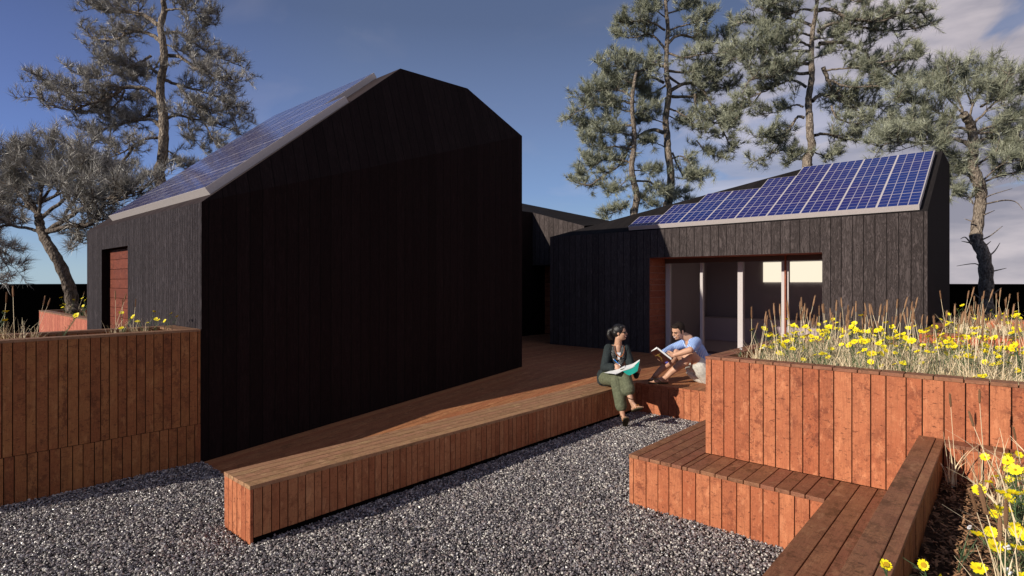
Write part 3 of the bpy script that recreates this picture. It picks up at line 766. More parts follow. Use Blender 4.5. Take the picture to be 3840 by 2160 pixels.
m7=(80.5,0,.3332)
make_tree('pine_tree','tall bare-stemmed grey pine behind the roof of the tall black house at left',14.5,m7,
 [(975,1500),(975,1400),(960,1300),(985,1200),(995,1000),(990,850),(970,720),(975,600),(1000,450),(985,300),(970,200),(1000,80),(990,0),(990,-150),(1000,-300)],.155,.05,
 [[(945,730),(850,670),(700,660),(600,730),(450,780),(260,830),(60,740)],[(600,725),(420,700),(230,690),(70,590)],[(940,550),(870,495),(760,500),(640,550),(480,590),(320,540)],
  [(985,330),(900,260),(760,240),(620,300),(450,290)],[(900,420),(820,470),(650,490),(460,400)],[(955,190),(850,120),(720,90),(560,80),(400,0)],[(970,960),(900,905),(760,920),(600,960),(430,1000)],
  [(970,1040),(850,1050),(760,1100),(650,1170),(500,1220)],[(920,1300),(850,1300),(790,1380),(720,1400)],[(965,800),(900,820),(860,880),(700,890),(560,850)],
  [(700,680),(650,780),(560,820),(400,850)],[(600,960),(560,1080),(470,1060)],[(620,735),(700,740),(780,760)],
  [(1010,80),(1080,70),(1200,80),(1350,110)],[(1000,250),(1100,245),(1200,300),(1330,400),(1560,490)],[(1010,420),(1120,430),(1250,520),(1400,580),(1550,610)],
  [(1000,600),(1100,640),(1250,680),(1450,760),(1600,900)],[(1020,890),(1100,870),(1200,895),(1400,930),(1600,1030)],[(1180,900),(1200,1020),(1290,1130)],[(1300,930),(1370,1060),(1430,1140)],
  [(1030,1140),(1100,1190),(1110,1250),(1200,1240)],[(1000,0),(1100,-60),(1250,-40)],[(990,-50),(850,-80),(700,-30)],[(1200,300),(1300,200),(1350,190)],[(1100,640),(1200,760),(1300,820),(1500,850)],[(850,680),(800,620),(700,600)],[(990,330),(1080,360),(1200,430),(1300,480)],[(780,1080),(700,1200),(620,1300),(450,1330)],[(985,400),(900,560),(800,560)]],
 needle=NEEDG,bark=BARK,seed=3,nl=.17,dens=.78)
m8=(0,308.6,.6062)
make_tree('pine_tree','small leaning pine growing from the far planter at the left edge',11.0,m8,
 [(305,800),(300,760),(290,690),(250,590),(215,530),(180,470),(165,420),(160,380)],.125,.07,
 [[(185,460),(130,440),(60,430),(0,430),(-60,460),(-60,560)],[(180,455),(160,380),(80,340),(0,330),(-60,300)],[(160,380),(170,280),(130,200),(60,120)],[(170,330),(230,220),(220,90)],
  [(190,455),(280,430),(370,420),(420,350),(540,310)],[(200,450),(300,380),(420,320),(590,290)],[(270,380),(350,270),(480,220)],[(165,400),(260,320),(350,220),(330,120)],[(0,430),(-10,520),(40,620)],
  [(280,430),(330,480),(320,510)],[(160,380),(60,260),(-20,150)],[(170,330),(300,270),(420,190)],[(170,300),(180,200),(150,120)],[(120,350),(60,260),(30,130)],[(300,380),(380,330),(470,270)],
  [(160,380),(110,300),(0,230)],[(230,300),(290,220),(300,150)],[(80,400),(20,370),(-40,380)]],
 needle=NEEDG,bark=BARKD,zbase=1.12,seed=5,nl=.21,dens=.75,tw=.8,nwid=.0011)
m4=(1395.3,0,.3796)
make_tree('pine_tree','tall green pine rising behind the lower left end of the solar roof',20,m4,
 [(745,1420),(750,1380),(765,1250),(770,1150),(750,1000),(745,900),(735,800),(750,680),(760,600),(745,520),(740,400),(745,280),(750,180),(740,80),(735,0),(730,-80)],.165,.05,
 [[(735,330),(680,260),(620,230),(500,250),(420,230)],[(730,200),(640,150),(520,140),(430,150)],[(740,120),(650,60),(580,50)],[(725,440),(650,430),(560,470),(420,440),(290,430)],
  [(720,365),(650,370),(590,420),(450,360)],[(725,550),(640,510),(540,540),(400,590),(280,570)],[(720,880),(660,860),(560,900),(490,970),(450,1080),(330,1160),(220,1230),(150,1200)],
  [(750,290),(830,230),(950,260),(1100,290),(1150,240)],[(760,200),(850,170),(970,140),(1050,110)],[(745,90),(850,60),(930,40)],[(760,470),(850,480),(1000,440),(1150,420)],
  [(770,600),(860,555),(960,570),(1040,700),(1120,880),(1180,990)],[(780,640),(900,640),(1050,600),(1200,560)],[(760,720),(850,760),(950,850),(1000,880)],[(780,1050),(850,1040),(920,1120),(990,1190)],
  [(780,1010),(830,1130),(880,1190),(950,1190)],[(930,620),(950,740),(1080,820),(1200,780)],[(740,820),(650,790),(560,800)],[(780,1290),(830,1290),(870,1330)],[(940,930),(1000,1000),(1100,1040)],
  [(740,760),(830,800),(900,820)],[(745,500),(850,560),(1000,520),(1130,500)],[(745,350),(850,380),(980,360),(1130,350)],[(740,20),(800,-40),(880,-50)],[(735,40),(650,0),(640,-60)],[(745,560),(640,620),(560,600),(470,590)],[(740,980),(650,940),(600,960)],[(750,640),(660,680),(600,640)]],
 needle=NEED,bark=BARK,seed=8,nl=.22,dens=.7,tw=.85)
make_tree('pine_tree','thinner green pine just left of the tallest one behind the solar roof',19,m4,
 [(525,1460),(525,1420),(545,1300),(520,1190),(510,1100),(525,980),(525,850),(515,750),(515,650),(525,560),(540,480)],.14,.05,
 [[(515,690),(450,670),(350,690),(240,700),(90,770)],[(515,830),(440,830),(350,800),(220,820),(160,840)],[(520,990),(400,970),(300,975),(210,930)],[(510,640),(430,600),(300,600),(190,630)],
  [(500,1160),(430,1240),(370,1280)],[(545,1200),(640,1210),(700,1280),(800,1290)],[(490,1330),(450,1380),(340,1430)],[(530,1130),(600,1130),(700,1140)],[(525,760),(600,740),(680,720)],
  [(510,1080),(430,1060),(300,1060),(180,1060)],[(510,740),(420,720),(330,640)],[(520,900),(430,880),(300,880)],[(300,1070),(220,1130),(170,1160)],[(530,560),(440,520),(330,490)],[(545,1280),(600,1330),(660,1370)]],
 needle=NEED,bark=BARK,seed=9,nl=.22,dens=.85,tw=.9)
m5=(1824.6,0,.2962)
make_tree('pine_tree','spreading green pine behind the middle of the solar roof',17.5,m5,
 [(690,1460),(700,1410),(700,1350),(735,1240),(720,1150),(715,1000),(705,870),(715,780),(735,650),(730,500),(735,350),(745,230),(765,150),(770,80),(780,0),(780,-150)],.15,.045,
 [[(690,740),(600,690),(520,690),(420,740),(300,790),(150,850)],[(735,220),(650,180),(540,160),(430,190),(250,180),(100,200)],[(740,90),(650,80),(560,110),(400,110),(300,60)],
  [(780,90),(900,80),(1050,150),(1300,180),(1500,120),(1680,110)],[(790,270),(880,210),(1000,200),(1200,240),(1450,260),(1700,220)],[(800,370),(960,360),(1060,370),(1190,450),(1240,540),(1400,620),(1520,690),(1650,700),(1780,640)],
  [(1240,540),(1400,520),(1550,500),(1680,470)],[(740,860),(800,810),(920,810),(1050,860),(1200,900),(1400,900)],[(830,570),(880,700),(940,810),(1050,900),(1300,1040),(1430,1040)],
  [(860,600),(1000,580),(1150,590),(1280,640)],[(890,680),(1050,740),(1250,730),(1390,740)],[(670,1000),(620,990),(570,1060),(520,1130),(460,1220),(370,1320),(230,1380)],[(530,1130),(430,1160),(280,1170)],
  [(665,910),(600,890),(530,910),(400,960),(250,960)],[(760,1150),(850,1135),(960,1170),(1120,1190),(1250,1150)],[(700,1270),(620,1320),(500,1270)],[(740,1290),(850,1320),(950,1310)],[(660,1360),(600,1360),(520,1410)],
  [(730,620),(600,620),(450,580),(250,560),(130,480)],[(725,440),(600,430),(430,460),(200,430),(130,430)],[(720,300),(600,280),(450,300),(320,280)],[(735,500),(850,460),(1000,420)],[(780,0),(900,-30),(1100,10),(1220,0)],
  [(775,-30),(600,-20),(400,30)],[(300,790),(200,900),(50,950)],[(150,850),(100,1000),(30,1060)],[(730,550),(650,540),(550,600),(400,650),(200,680)],[(735,340),(850,320),(960,320)],[(900,900),(950,1000),(1100,1050),(1200,1030)],[(735,400),(640,360),(500,370),(350,380)]],
 needle=NEED,bark=BARK,seed=12,nl=.19,dens=.72)
m6=(2173.5,120.8,.4909)
make_tree('pine_tree','crooked pine with bare lower snags at the right edge beside the black house',13.5,m6,
 [(645,1520),(630,1449),(625,1300),(625,1150),(610,1050),(575,980),(585,880),(600,750),(585,680),(555,600),(560,520),(555,430),(540,380),(510,340)],.165,.09,
 [[(560,520),(500,475),(430,470),(340,490),(200,480),(80,500)],[(550,430),(480,410),(370,430),(250,420),(150,430)],[(510,350),(430,350),(340,310),(250,280),(160,260)],[(510,340),(490,280),(440,200),(430,100)],
  [(540,370),(560,290),(600,200),(620,110)],[(545,400),(620,330),(700,240),(750,120)],[(720,200),(780,180),(830,170)],[(560,440),(650,400),(760,350),(830,330)],[(585,480),(650,460),(740,510),(830,500)],
  [(580,600),(650,550),(730,515),(830,510)],[(600,690),(680,660),(760,640),(850,630)],[(610,680),(700,600),(830,570)],[(555,690),(520,640),(450,680),(430,690)],[(560,800),(530,760),(450,760)],[(540,660),(480,630),(440,610)],
  [(560,560),(480,560),(400,520)],[(600,300),(680,260),(800,240)],[(560,440),(680,430),(800,420)],[(340,490),(260,450),(120,460)],[(430,350),(350,380),(250,370)],[(510,340),(420,250),(330,200)],[(560,300),(520,200),(520,120)]],
 bare=[[(620,800),(720,780),(780,790),(815,830)],[(625,765),(660,750),(760,720)],[(615,855),(670,832)],[(560,890),(515,875)],[(610,980),(650,960),(710,912)],[(615,1020),(650,990)],[(635,1070),(670,1040),(697,998)],
  [(550,1005),(520,970),(495,978)],[(555,1000),(500,990)],[(600,1130),(570,1105),(475,1117)],[(655,1145),(730,1128)],[(600,1290),(555,1250)],[(662,1260),(705,1228)]],
 needle=NEED,bark=BARK,seed=21,nl=.21,dens=.8,tw=.85)

# ------------------------------------------------------------------ planting
rng.seed(99)
def ribbon(mb, pts, w, m=0, r=None, taper=True):
    r=r or (rng.random(),rng.random()); side=Vector((rng.gauss(0,1),rng.gauss(0,1),0)); side=side.normalized() if side.length>0 else Vector((1,0,0))
    k=len(pts)
    for i in range(k-1):
        w0=w*(1-.85*(i/(k-1))) if taper else w; w1=w*(1-.85*((i+1)/(k-1))) if taper else w
        mb.face([pts[i]-side*w0/2,pts[i]+side*w0/2,pts[i+1]+side*w1/2,pts[i+1]-side*w1/2],None,r,m)
def grass_proto(name,label,nb,hs,ns,group,bw=1.0,bl=1.0):
    th=thing(name,label,'grass',(0,0,-50)); th['group']=group
    mb=MB()
    for i in range(nb):
        a=rng.uniform(0,6.28); lean=rng.uniform(.05,.75); h=rng.uniform(.12,.34)*hs*bl; b=Vector((rng.gauss(0,.02),rng.gauss(0,.02),0))
        d=Vector((math.cos(a),math.sin(a),0)); pts=[b+d*(lean*h*t*t)+Vector((0,0,h*(t-.25*lean*t*t))) for t in (0,.3,.55,.8,1)]
        ribbon(mb,pts,rng.uniform(.004,.008)*bw,r=(rng.random()*.9+.1,0))
    mb.build('blades',[DRY],th)
    for i in range(ns):
        a=rng.uniform(0,6.28); h=rng.uniform(.42,.62)*hs; b=Vector((rng.gauss(0,.015),rng.gauss(0,.015),0)); d=Vector((math.cos(a),math.sin(a),0))*rng.uniform(.01,.11)
        top=b+d+Vector((0,0,h)); L=rng.uniform(.07,.11)
        mb=MB(); st=[b,b+d*.3+Vector((0,0,h*.5)),top]
        mb.tube(st,[.0022,.0018,.0014],4,cap=False,r=(.7,0))
        o=mb.build('stalk',[DRY],th)
        mb=MB(); ax=(d*.5+Vector((0,0,h*.5))).normalized(); k=9
        pts=[top+ax*L*(t/(k-1)-.15) for t in range(k)]
        mb.tube(pts,[0.0008+.0055*math.sin(math.pi*min(1,(t+.6)/(k-.2)))**.6*rng.uniform(.85,1.15) for t in range(k)],7,r=(rng.random(),0))
        for q in range(60):
            t=rng.random(); p=top+ax*L*(t-.12); s=rv3(); s=(s-ax*s.dot(ax)).normalized(); mb.face([p+s*.004,p+s*.004+ax*.003,p+s*.009+ax*.006],None,(rng.random(),0))
        mb.build('seed_head',[SEED],th)
    return th
def flower_head(mb,c,nrm,r):
    nrm=nrm.normalized(); a=nrm.orthogonal().normalized(); b=nrm.cross(a); n=8; ph=rng.uniform(0,6.28)
    for i in range(n):
        t=ph+2*math.pi*i/n; d=a*math.cos(t)+b*math.sin(t); s=nrm.cross(d); up=nrm*r*rng.uniform(.05,.35); rr=r*rng.uniform(.88,1.08); w=r*.33
        p=[c+d*r*.12-s*w*.3,c+d*r*.12+s*w*.3,c+d*rr*.65+s*w+up*.5,c+d*rr+s*w*.55+up,c+d*rr*.94+up*.9,c+d*rr-s*w*.55+up,c+d*rr*.65-s*w+up*.5]
        mb.face(p,None,(rng.random(),0))
def flower_proto(label,nf,hs,group,fr=.029):
    th=thing('flower_plant',label,'flower plant',(0,0,-50)); th['group']=group
    mb=MB(); heads=[]
    for i in range(nf):
        a=rng.uniform(0,6.28); h=rng.uniform(.18,.40)*hs; d=Vector((math.cos(a),math.sin(a),0))*rng.uniform(.03,.17)
        pts=[Vector((0,0,0)),d*.25+Vector((0,0,h*.4)),d*.7+Vector((0,0,h*.75)),d+Vector((0,0,h))]
        ps=catmull(pts,3); mb.tube(ps,.0018,4,cap=False,r=(rng.random(),0))
        for q in ps[1:-1]:
            for k in range(3):
                dd=(rv3()+Vector((0,0,.6))).normalized(); L=rng.uniform(.03,.065); mid=q+dd*L*.5; ribbon(mb,[q,mid,q+dd*L+Vector((0,0,-.008))],.0035)
                for z in range(2):
                    d2=(dd+rv3()*.8).normalized(); ribbon(mb,[mid,mid+d2*L*.5],.003)
        heads.append((ps[-1],(Vector((rng.gauss(-.5,.6),rng.gauss(-.5,.6),1)))))
    for q in range(26):
        a=rng.uniform(0,6.28); h=rng.uniform(.05,.2)*hs; d=Vector((math.cos(a),math.sin(a),0))*rng.uniform(.02,.09); p=Vector((0,0,0))
        ribbon(mb,[p,d*.5+Vector((0,0,h*.6)),d+Vector((0,0,h))],.004)
    mb.build('stem',[GREEN],th)
    for c,nm in heads:
        fb=MB(c); flower_head(fb,c,nm,fr*rng.uniform(.85,1.1)); f=fb.build('flower',[YEL],th); f.location=c
        cb=MB(); nn=nm.normalized(); cb.tube([nn*-.004,nn*.004],[.004,.006],7); cc=cb.build('flower_centre',[YELC],f)
    return th
def bud_proto(label,group):
    th=thing('bud_plant',label,'plant',(0,0,-50)); th['group']=group; mb=MB(); wb=MB()
    for i in range(3):
        a=rng.uniform(0,6.28); d=Vector((math.cos(a),math.sin(a),0))*rng.uniform(.02,.08); h=rng.uniform(.12,.25)
        ps=[Vector((0,0,0)),d*.4+Vector((0,0,h*.5)),d+Vector((0,0,h))]; mb.tube(ps,.0016,4,cap=False)
        for q in range(10):
            dd=rv3(); ribbon(mb,[ps[1].lerp(ps[2],rng.random()),ps[1].lerp(ps[2],rng.random())+dd*.03],.003)
        for q in range(9 if i==0 else 0): c=ps[2]+rv3()*.008+Vector((0,0,.006)); wb.tube([c,c+Vector((0,0,.004))],[.003,.0025],5)
    mb.build('stem',[GREEN],th); wb.build('buds',[WHT],th); return th

def clusters(beds_label):
    pass
def place(protos, spots, label, group, zs, smin=.85, smax=1.15):
    for i,(u,v) in enumerate(spots):
        c=copy_tree(protos[rng.randrange(len(protos))]); c.location=W(u,v,zs-.005); c.rotation_euler=(rng.uniform(-.1,.1),rng.uniform(-.1,.1),rng.uniform(-.8,.8)); s=rng.uniform(smin,smax); c.scale=(s,s,s)
        c['label']=label; c['group']=group
def inview(u,v,m=.96):
    p=W(u,v,0); return p.y>.5 and abs(p.x/p.y)<m
def scatter(n,u0,u1,v0,v1,mind,cond=None):
    out=[]; tries=0
    while len(out)<n and tries<n*60:
        tries+=1; u=rng.uniform(u0,u1); v=rng.uniform(v0,v1)
        if cond and not cond(u,v): continue
        if any((a-u)**2+(b-v)**2<mind*mind for a,b in out): continue
        out.append((u,v))
    return out
GP=[grass_proto('grass_clump','x',34,1.0,ns,'x') for ns in (1,1,2,0,1)]
FP=[flower_proto('x',nf,1.0,'x',.0255) for nf in (2,3,4,3,2)]
GN=[grass_proto('grass_clump','x',15,1.0,ns,'x',1.5,1.25) for ns in (1,0,2,1)]
FN=[flower_proto('x',nf,1.0,'x',.027) for nf in (2,3,3,2)]
FS=[flower_proto('x',nf,1.0,'x',.0135) for nf in (1,2)]
BP=[bud_proto('x','x') for _ in range(2)]
# big planter
S=scatter(150,4.76,6.98,-.35,1.72,.085,lambda u,v: inview(u,v,.99))
place(GP,S,'dry grass clump with brown seed heads in the tall middle-right planter','dry grasses in the tall middle-right planter',1.04,.8,1.15)
S=scatter(112,4.76,6.98,-.35,1.66,.075,lambda u,v: inview(u,v,.99) and not(v>1.5 and u<5.2))
place(FP,S,'yellow-flowered plant in the tall middle-right planter','yellow flowers in the tall middle-right planter',1.04,.8,1.15)
# planter beyond
S=scatter(26,8.8,11.5,-1.6,.6,.2,lambda u,v: inview(u,v,.99))
place(GP,S,'dry grass clump with seed heads in the red planter beside the right house','dry grasses in the red planter',1.06,.9,1.3)
S=scatter(22,8.8,11,-1.6,.6,.2,lambda u,v: inview(u,v,.99))
place(FP,S,'yellow-flowered plant in the red planter beside the right house','yellow flowers in the red planter',1.06,.9,1.2)
# left planter
xs=[(.33,6.55),(.42,6.7),(.55,6.5),(.62,6.72),(.5,6.6)]
place(FP,[(.40,6.5),(.50,6.66),(.58,6.5),(1.08,6.6)],'yellow-flowered plant at the left end of the left foreground planter','yellow flowers, left end of the left planter',1.23,1,1.15)
place(GP[:4],[(.30,6.6),(.62,6.55),(.72,6.7),(.8,6.55),(.9,6.65)],'dry grass clump at the left end of the left foreground planter','dry grasses, left end of the left planter',1.23,.85,1.05)
place(FP,[(1.52,6.5),(1.60,6.6),(1.78,6.6),(1.93,6.55),(1.90,6.75)],'yellow-flowered plant at the right end of the left foreground planter','yellow flowers, right end of the left planter',1.23,.8,1.0)
place(GP[:4],[(1.50,6.55),(1.62,6.72),(1.68,6.6),(1.74,6.5)],'dry grass clump at the right end of the left foreground planter','dry grasses, right end of the left planter',1.23,.85,1.0)
# far left planter
S=scatter(24,2.5,4.3,11.2,15.1,.2); place(GP,S,'dry grass clump beneath the leaning pine in the far left planter','dry grasses in the far left planter',1.12,1,1.25)
S=scatter(20,2.4,3.8,11.2,15.0,.2); place(FP,S,'yellow-flowered plant beneath the leaning pine in the far left planter','yellow flowers in the far left planter',1.12,1,1.2)
# near bed
def nb(u,v):
    p=W(u,v,.62); 
    return p.y>1.2 and .62<p.x/p.y<.99
S=[(4.30,.24),(4.22,.12),(4.32,.02),(4.1,.03),(4.34,-.16)]+scatter(10,2.0,4.36,-.75,.06,.19,nb)+scatter(14,2.4,4.36,-.95,-.2,.13,nb)
place(GN,S,'dry grass clump growing from the bark mulch at lower right','dry grasses in the near mulch bed',.61,.8,1.1)
S=scatter(60,1.9,4.2,-.95,-.02,.075,lambda u,v:nb(u,v) and W(u,v,0).x/W(u,v,0).y>.73)
place(FN,S,'yellow-flowered plant growing from the bark mulch at lower right','yellow flowers in the near mulch bed',.61,.75,1.05)
place(FS,[(1.80,.22),(1.86,.14),(1.95,.08)],'yellow-flowered plant leaning over the near planter wall at the bottom edge','yellow flowers at the near planter wall',.61,1.2,1.3)
S=scatter(7,2.2,4.2,-.3,.24,.15,nb); place(BP,S,'small white-budded plant growing from the bark mulch at lower right','white-budded plants in the near mulch bed',.61,.9,1.2)
S=[(4.85,1.72),(4.95,1.6)]; place(BP,S,'small white-budded plant in the left corner of the tall middle-right planter','white-budded plants in the planter corner',1.04,.9,1.2)
def rm(o):
    for c in list(o.children): rm(c)
    bpy.data.objects.remove(o)
for p in GP+FP+BP+GN+FN+FS: rm(p)
# low feathery growth
def undergrowth(name,u0,u1,v0,v1,z,n,label,hmax=.2,cond=None):
    N=n; u=nr.uniform(u0,u1,N); v=nr.uniform(v0,v1,N); X=UX*u-UY*v; Y=UY*u+UX*v
    ok=(np.abs(X/Y)<1.0); X,Y=X[ok],Y[ok]; n=len(X)
    h=nr.uniform(.3,1,n)*hmax; a=nr.uniform(0,6.28,n); ln=nr.uniform(0,.6,n)*h; w=nr.uniform(.003,.006,n)
    dx,dy=np.cos(a)*ln,np.sin(a)*ln; b=nr.uniform(0,6.28,n); sx,sy=np.cos(b)*w,np.sin(b)*w
    z0=z+nr.uniform(0,.05,n)
    V=np.stack([np.stack([X-sx,Y-sy,z0],1),np.stack([X+sx,Y+sy,z0],1),np.stack([X+dx,Y+dy,z0+h],1)],1).reshape(-1,3)
    rr=np.repeat(nr.uniform(0,1,n),3)
    mi=(nr.uniform(0,1,n)<.55).astype(int)
    tag(npmesh(name,V,3,np.arange(len(V)),[GREEN,DRY],rnd=np.stack([rr,rr],1),mi=mi),label,'ground cover',kind='stuff')
undergrowth('ground_cover',4.74,7.0,-.5,1.62,1.03,16000,'mixed green and dry low growth filling the tall middle-right planter',.2)
# ------------------------------------------------------------------ people
def skin_mat(name,c):
    n=NT(name); tc=n.n('ShaderNodeTexCoord').outputs['Object']; q=n.noise(tc,14,4,.6)
    n.col(n.mix(n.ramp(q,.35,.65),tuple(x*.9 for x in c),tuple(min(1,x*1.08) for x in c))); n.set(.5,.35)
    n.setin(n.b,'Subsurface Weight',.08); n.setin(n.b,'Subsurface Radius',(.02,.008,.004)); return n.mat
SKW=skin_mat('light_skin',(.52,.30,.20)); SKM=skin_mat('tanned_skin',(.60,.34,.225))
def cloth_mat(name,c,c2=None,stripe=0,axis=0,sc=30,amt=.5,bs=.6):
    n=NT(name); tc=n.n('ShaderNodeTexCoord').outputs['Object']; q=n.noise(tc,sc,5,.7,.6); s=n.sep(tc)
    base=n.mix(n.ramp(q,.35,.65),tuple(x*(1-.3) for x in c),tuple(min(1,x*1.25) for x in c))
    if stripe:
        f=n.math('FRACT',n.math('MULTIPLY',n.math('ADD',s[0],n.math('MULTIPLY',s[2],axis)),stripe)); base=n.mix(n.ramp(n.math('ABSOLUTE',n.math('SUBTRACT',f,.5)),.22,.30),base,c2)
    elif c2 is not None:
        vo=n.n('ShaderNodeTexVoronoi',feature='DISTANCE_TO_EDGE'); n.l(tc,vo.inputs['Vector']); vo.inputs['Scale'].default_value=55
        base=n.mix(n.math('MULTIPLY',n.ramp(vo.outputs[0],.03,.10,1,0),amt),base,c2)
    n.col(base); n.set(.85,.15)
    big=n.noise(tc,16,4,.6,1.0); n.bump(big,bs,.02); return n.mat
KURTA=cloth_mat('charcoal_blouse',(.028,.036,.038)); YOKE=cloth_mat('embroidered_yoke',(.03,.032,.035),(.30,.29,.28),amt=.6)
OLIVE=cloth_mat('olive_trousers',(.125,.135,.085)); KHAKI=cloth_mat('pale_shorts',(.68,.67,.61),sc=7,bs=.2); BLUE=cloth_mat('blue_striped_shirt',(.13,.27,.68),(.55,.68,.92),40,.3)
HAIRB=mat_plain('black_hair',(.012,.010,.010),.35,.5,120,.6,.5); HAIRM=mat_plain('dark_brown_hair',(.018,.011,.008),.7,.2,150,.5,.6)
SOLE=mat_plain('sandal_sole',(.075,.06,.035),.8,.1,60,.2); STRAP=mat_plain('tan_strap',(.30,.13,.035),.6,.3); STRAPD=mat_plain('dark_strap',(.07,.035,.02),.6,.3)
FLIP=mat_plain('khaki_flipflop_strap',(.28,.21,.10),.7,.2); LENS=mat_plain('dark_lens',(.006,.005,.008),.08,.7); PAPER=mat_plain('white_paper',(.80,.80,.79),.8,.2)
TEAL=mat_plain('teal_cover',(.012,.30,.24),.4,.5); BOOKC=mat_plain('brown_book_cover',(.05,.016,.012),.3,.5,30,.4); GOLD=mat_plain('gold_lettering',(.55,.36,.08),.5,.4); PENB=mat_plain('blue_pen',(.01,.22,.70),.3,.5)
LIP=mat_plain('lips',(.42,.12,.10),.4,.4); TEETH=mat_plain('teeth',(.8,.78,.74),.3,.5); BEAD=mat_plain('amber_beads',(.42,.12,.025),.25,.6,200,.3); WTOP=mat_plain('white_top',(.75,.75,.78),.8,.2); EYE=mat_plain('dark_eye',(.02,.012,.01),.2,.5); PURP=mat_plain('violet_patch',(.12,.12,.45),.4,.4)

class Blob:
    def __init__(s, off): s.bm=bmesh.new(); s.off=Vector(off)
    def cap(s,p0,p1,r0,r1,fl=1.0,fd=None):
        """tapered capsule; fl flattens along direction fd"""
        p0=Vector(p0)-s.off; p1=Vector(p1)-s.off; ax=p1-p0; L=ax.length
        ax=ax.normalized() if L>1e-6 else Vector((0,0,1)); a=ax.orthogonal().normalized()
        if fd is not None:
            f=Vector(fd); f=f-ax*f.dot(ax); a=f.normalized() if f.length>1e-4 else a
        b=ax.cross(a); N=16; rings=[]
        prof=[(-math.cos(t)*r0, math.sin(t)*r0) for t in (0.02,.45,.95,1.5708)]+[(L+math.cos(t)*r1, math.sin(t)*r1) for t in (1.5708,.95,.45,.02)]
        if L<1e-4: prof=[(-math.cos(t)*r0, math.sin(t)*r0) for t in (0.02,.4,.8,1.2,1.57,1.94,2.34,2.74,3.12)]
        for h,r in prof:
            rings.append([s.bm.verts.new(p0+ax*h+a*(math.cos(2*math.pi*j/N)*r*fl)+b*(math.sin(2*math.pi*j/N)*r)) for j in range(N)])
        for i in range(len(rings)-1):
            for j in range(N): s.bm.faces.new((rings[i][j],rings[i][(j+1)%N],rings[i+1][(j+1)%N],rings[i+1][j]))
        s.bm.faces.new(rings[0][::-1]); s.bm.faces.new(rings[-1])
    def ell(s,c,fr,rad):
        """ellipsoid in frame fr (3 vectors)"""
        c=Vector(c)-s.off; M=Matrix((fr[0]*rad[0],fr[1]*rad[1],fr[2]*rad[2])).transposed()
        r=bmesh.ops.create_uvsphere(s.bm,u_segments=20,v_segments=12,radius=1.0)
        for v in r['verts']: v.co=c+M@v.co
    def chain(s,pts,rs,**k):
        for i in range(len(pts)-1): s.cap(pts[i],pts[i+1],rs[i],rs[i+1],**k)
    def build(s,name,mat,parent,vox=.006,smooth=6,label=None):
        bmesh.ops.recalc_face_normals(s.bm,faces=s.bm.faces)
        me=bpy.data.meshes.new(name); s.bm.to_mesh(me); s.bm.free(); me.materials.append(mat)
        o=bpy.data.objects.new(name,me); COL.objects.link(o); o.parent=parent
        me.polygons.foreach_set('use_smooth',[True]*len(me.polygons))
        if vox:
            m=o.modifiers.new('Remesh','REMESH'); m.mode='VOXEL'; m.voxel_size=vox; m.use_smooth_shade=True
            if smooth: q=o.modifiers.new('Smooth','SMOOTH'); q.factor=.5; q.iterations=smooth
        if label: o['label']=label
        return o

def headframe(fwd,tilt=0):
    f=Vector(fwd).normalized(); up=Vector((0,0,1)); up=(up-f*up.dot(f)).normalized(); s=f.cross(up); 
    if tilt:
        q=Matrix.Rotation(tilt,3,f); up=q@up; s=q@s
    return f,s,up
def add_head(b,c,fr,k=1.0,nk=None):
    f,s,u=fr; F_=(f,s,u)
    g=lambda a,bb,cc: c+(f*a+s*bb+u*cc)*k
    b.ell(g(-.012,0,.028),F_,(.094*k,.074*k,.088*k)); b.ell(g(.022,0,-.03),F_,(.062*k,.062*k,.085*k)); b.ell(g(.038,0,-.08),F_,(.038*k,.040*k,.032*k))
    b.ell(g(.068,0,.022),F_,(.018*k,.045*k,.014*k)) # brow
    b.cap(g(.080,0,.012),g(.100,0,-.020),.008*k,.012*k); b.ell(g(.088,.010,-.024),F_,(.010*k,.008*k,.008*k)); b.ell(g(.088,-.010,-.024),F_,(.010*k,.008*k,.008*k))
    b.ell(g(.050,.036,-.022),F_,(.026*k,.020*k,.022*k)); b.ell(g(.050,-.036,-.022),F_,(.026*k,.020*k,.022*k))
    b.ell(g(.075,0,-.050),F_,(.016*k,.026*k,.012*k)); b.ell(g(.066,0,-.088),F_,(.018*k,.020*k,.016*k))
    for sg in (1,-1): b.ell(g(-.012,.073*sg,-.008),(f,s,u),(.018*k,.009*k,.030*k))
    return g
def hand(b,wrist,palmdir,side,nrm,curl=.6,k=1.0,thumb=1,spread=.12):
    """palmdir toward fingers, side toward the thumb, nrm out of the palm (fingers curl to it)"""
    d=Vector(palmdir).normalized(); s=Vector(side); s=(s-d*s.dot(d)).normalized(); n=Vector(nrm); n=(n-d*n.dot(d)-s*n.dot(s)).normalized()
    w=Vector(wrist); 
    for q in (-.024,-.008,.008,.024): b.cap(w+s*q*.7*k,w+(d*.078+s*q*1.15)*k,.015*k,.011*k)
    for q,L in zip((.028,.010,-.009,-.027),(.070,.080,.074,.058)):
        p=w+(d*.080+s*q*1.15)*k; a=0.2; dirn=(d+s*q*spread/.028).normalized(); r=.0088*k
        for seg,fr_ in enumerate((.45,.32,.23)):
            a+=curl*(.35,.9,.7)[seg]; dd=(dirn*math.cos(a)+n*math.sin(a)); p2=p+dd*L*fr_*k; b.cap(p,p2,r,r*.9); p=p2; r*=.9
    t0=w+(d*.025+s*.026)*k; t1=t0+(d*.032+s*.026+n*.012)*k; t2=t1+(d*.030+s*.004+n*.018)*k
    b.cap(t0,t1,.014*k,.0105*k); b.cap(t1,t2,.0105*k,.008*k)
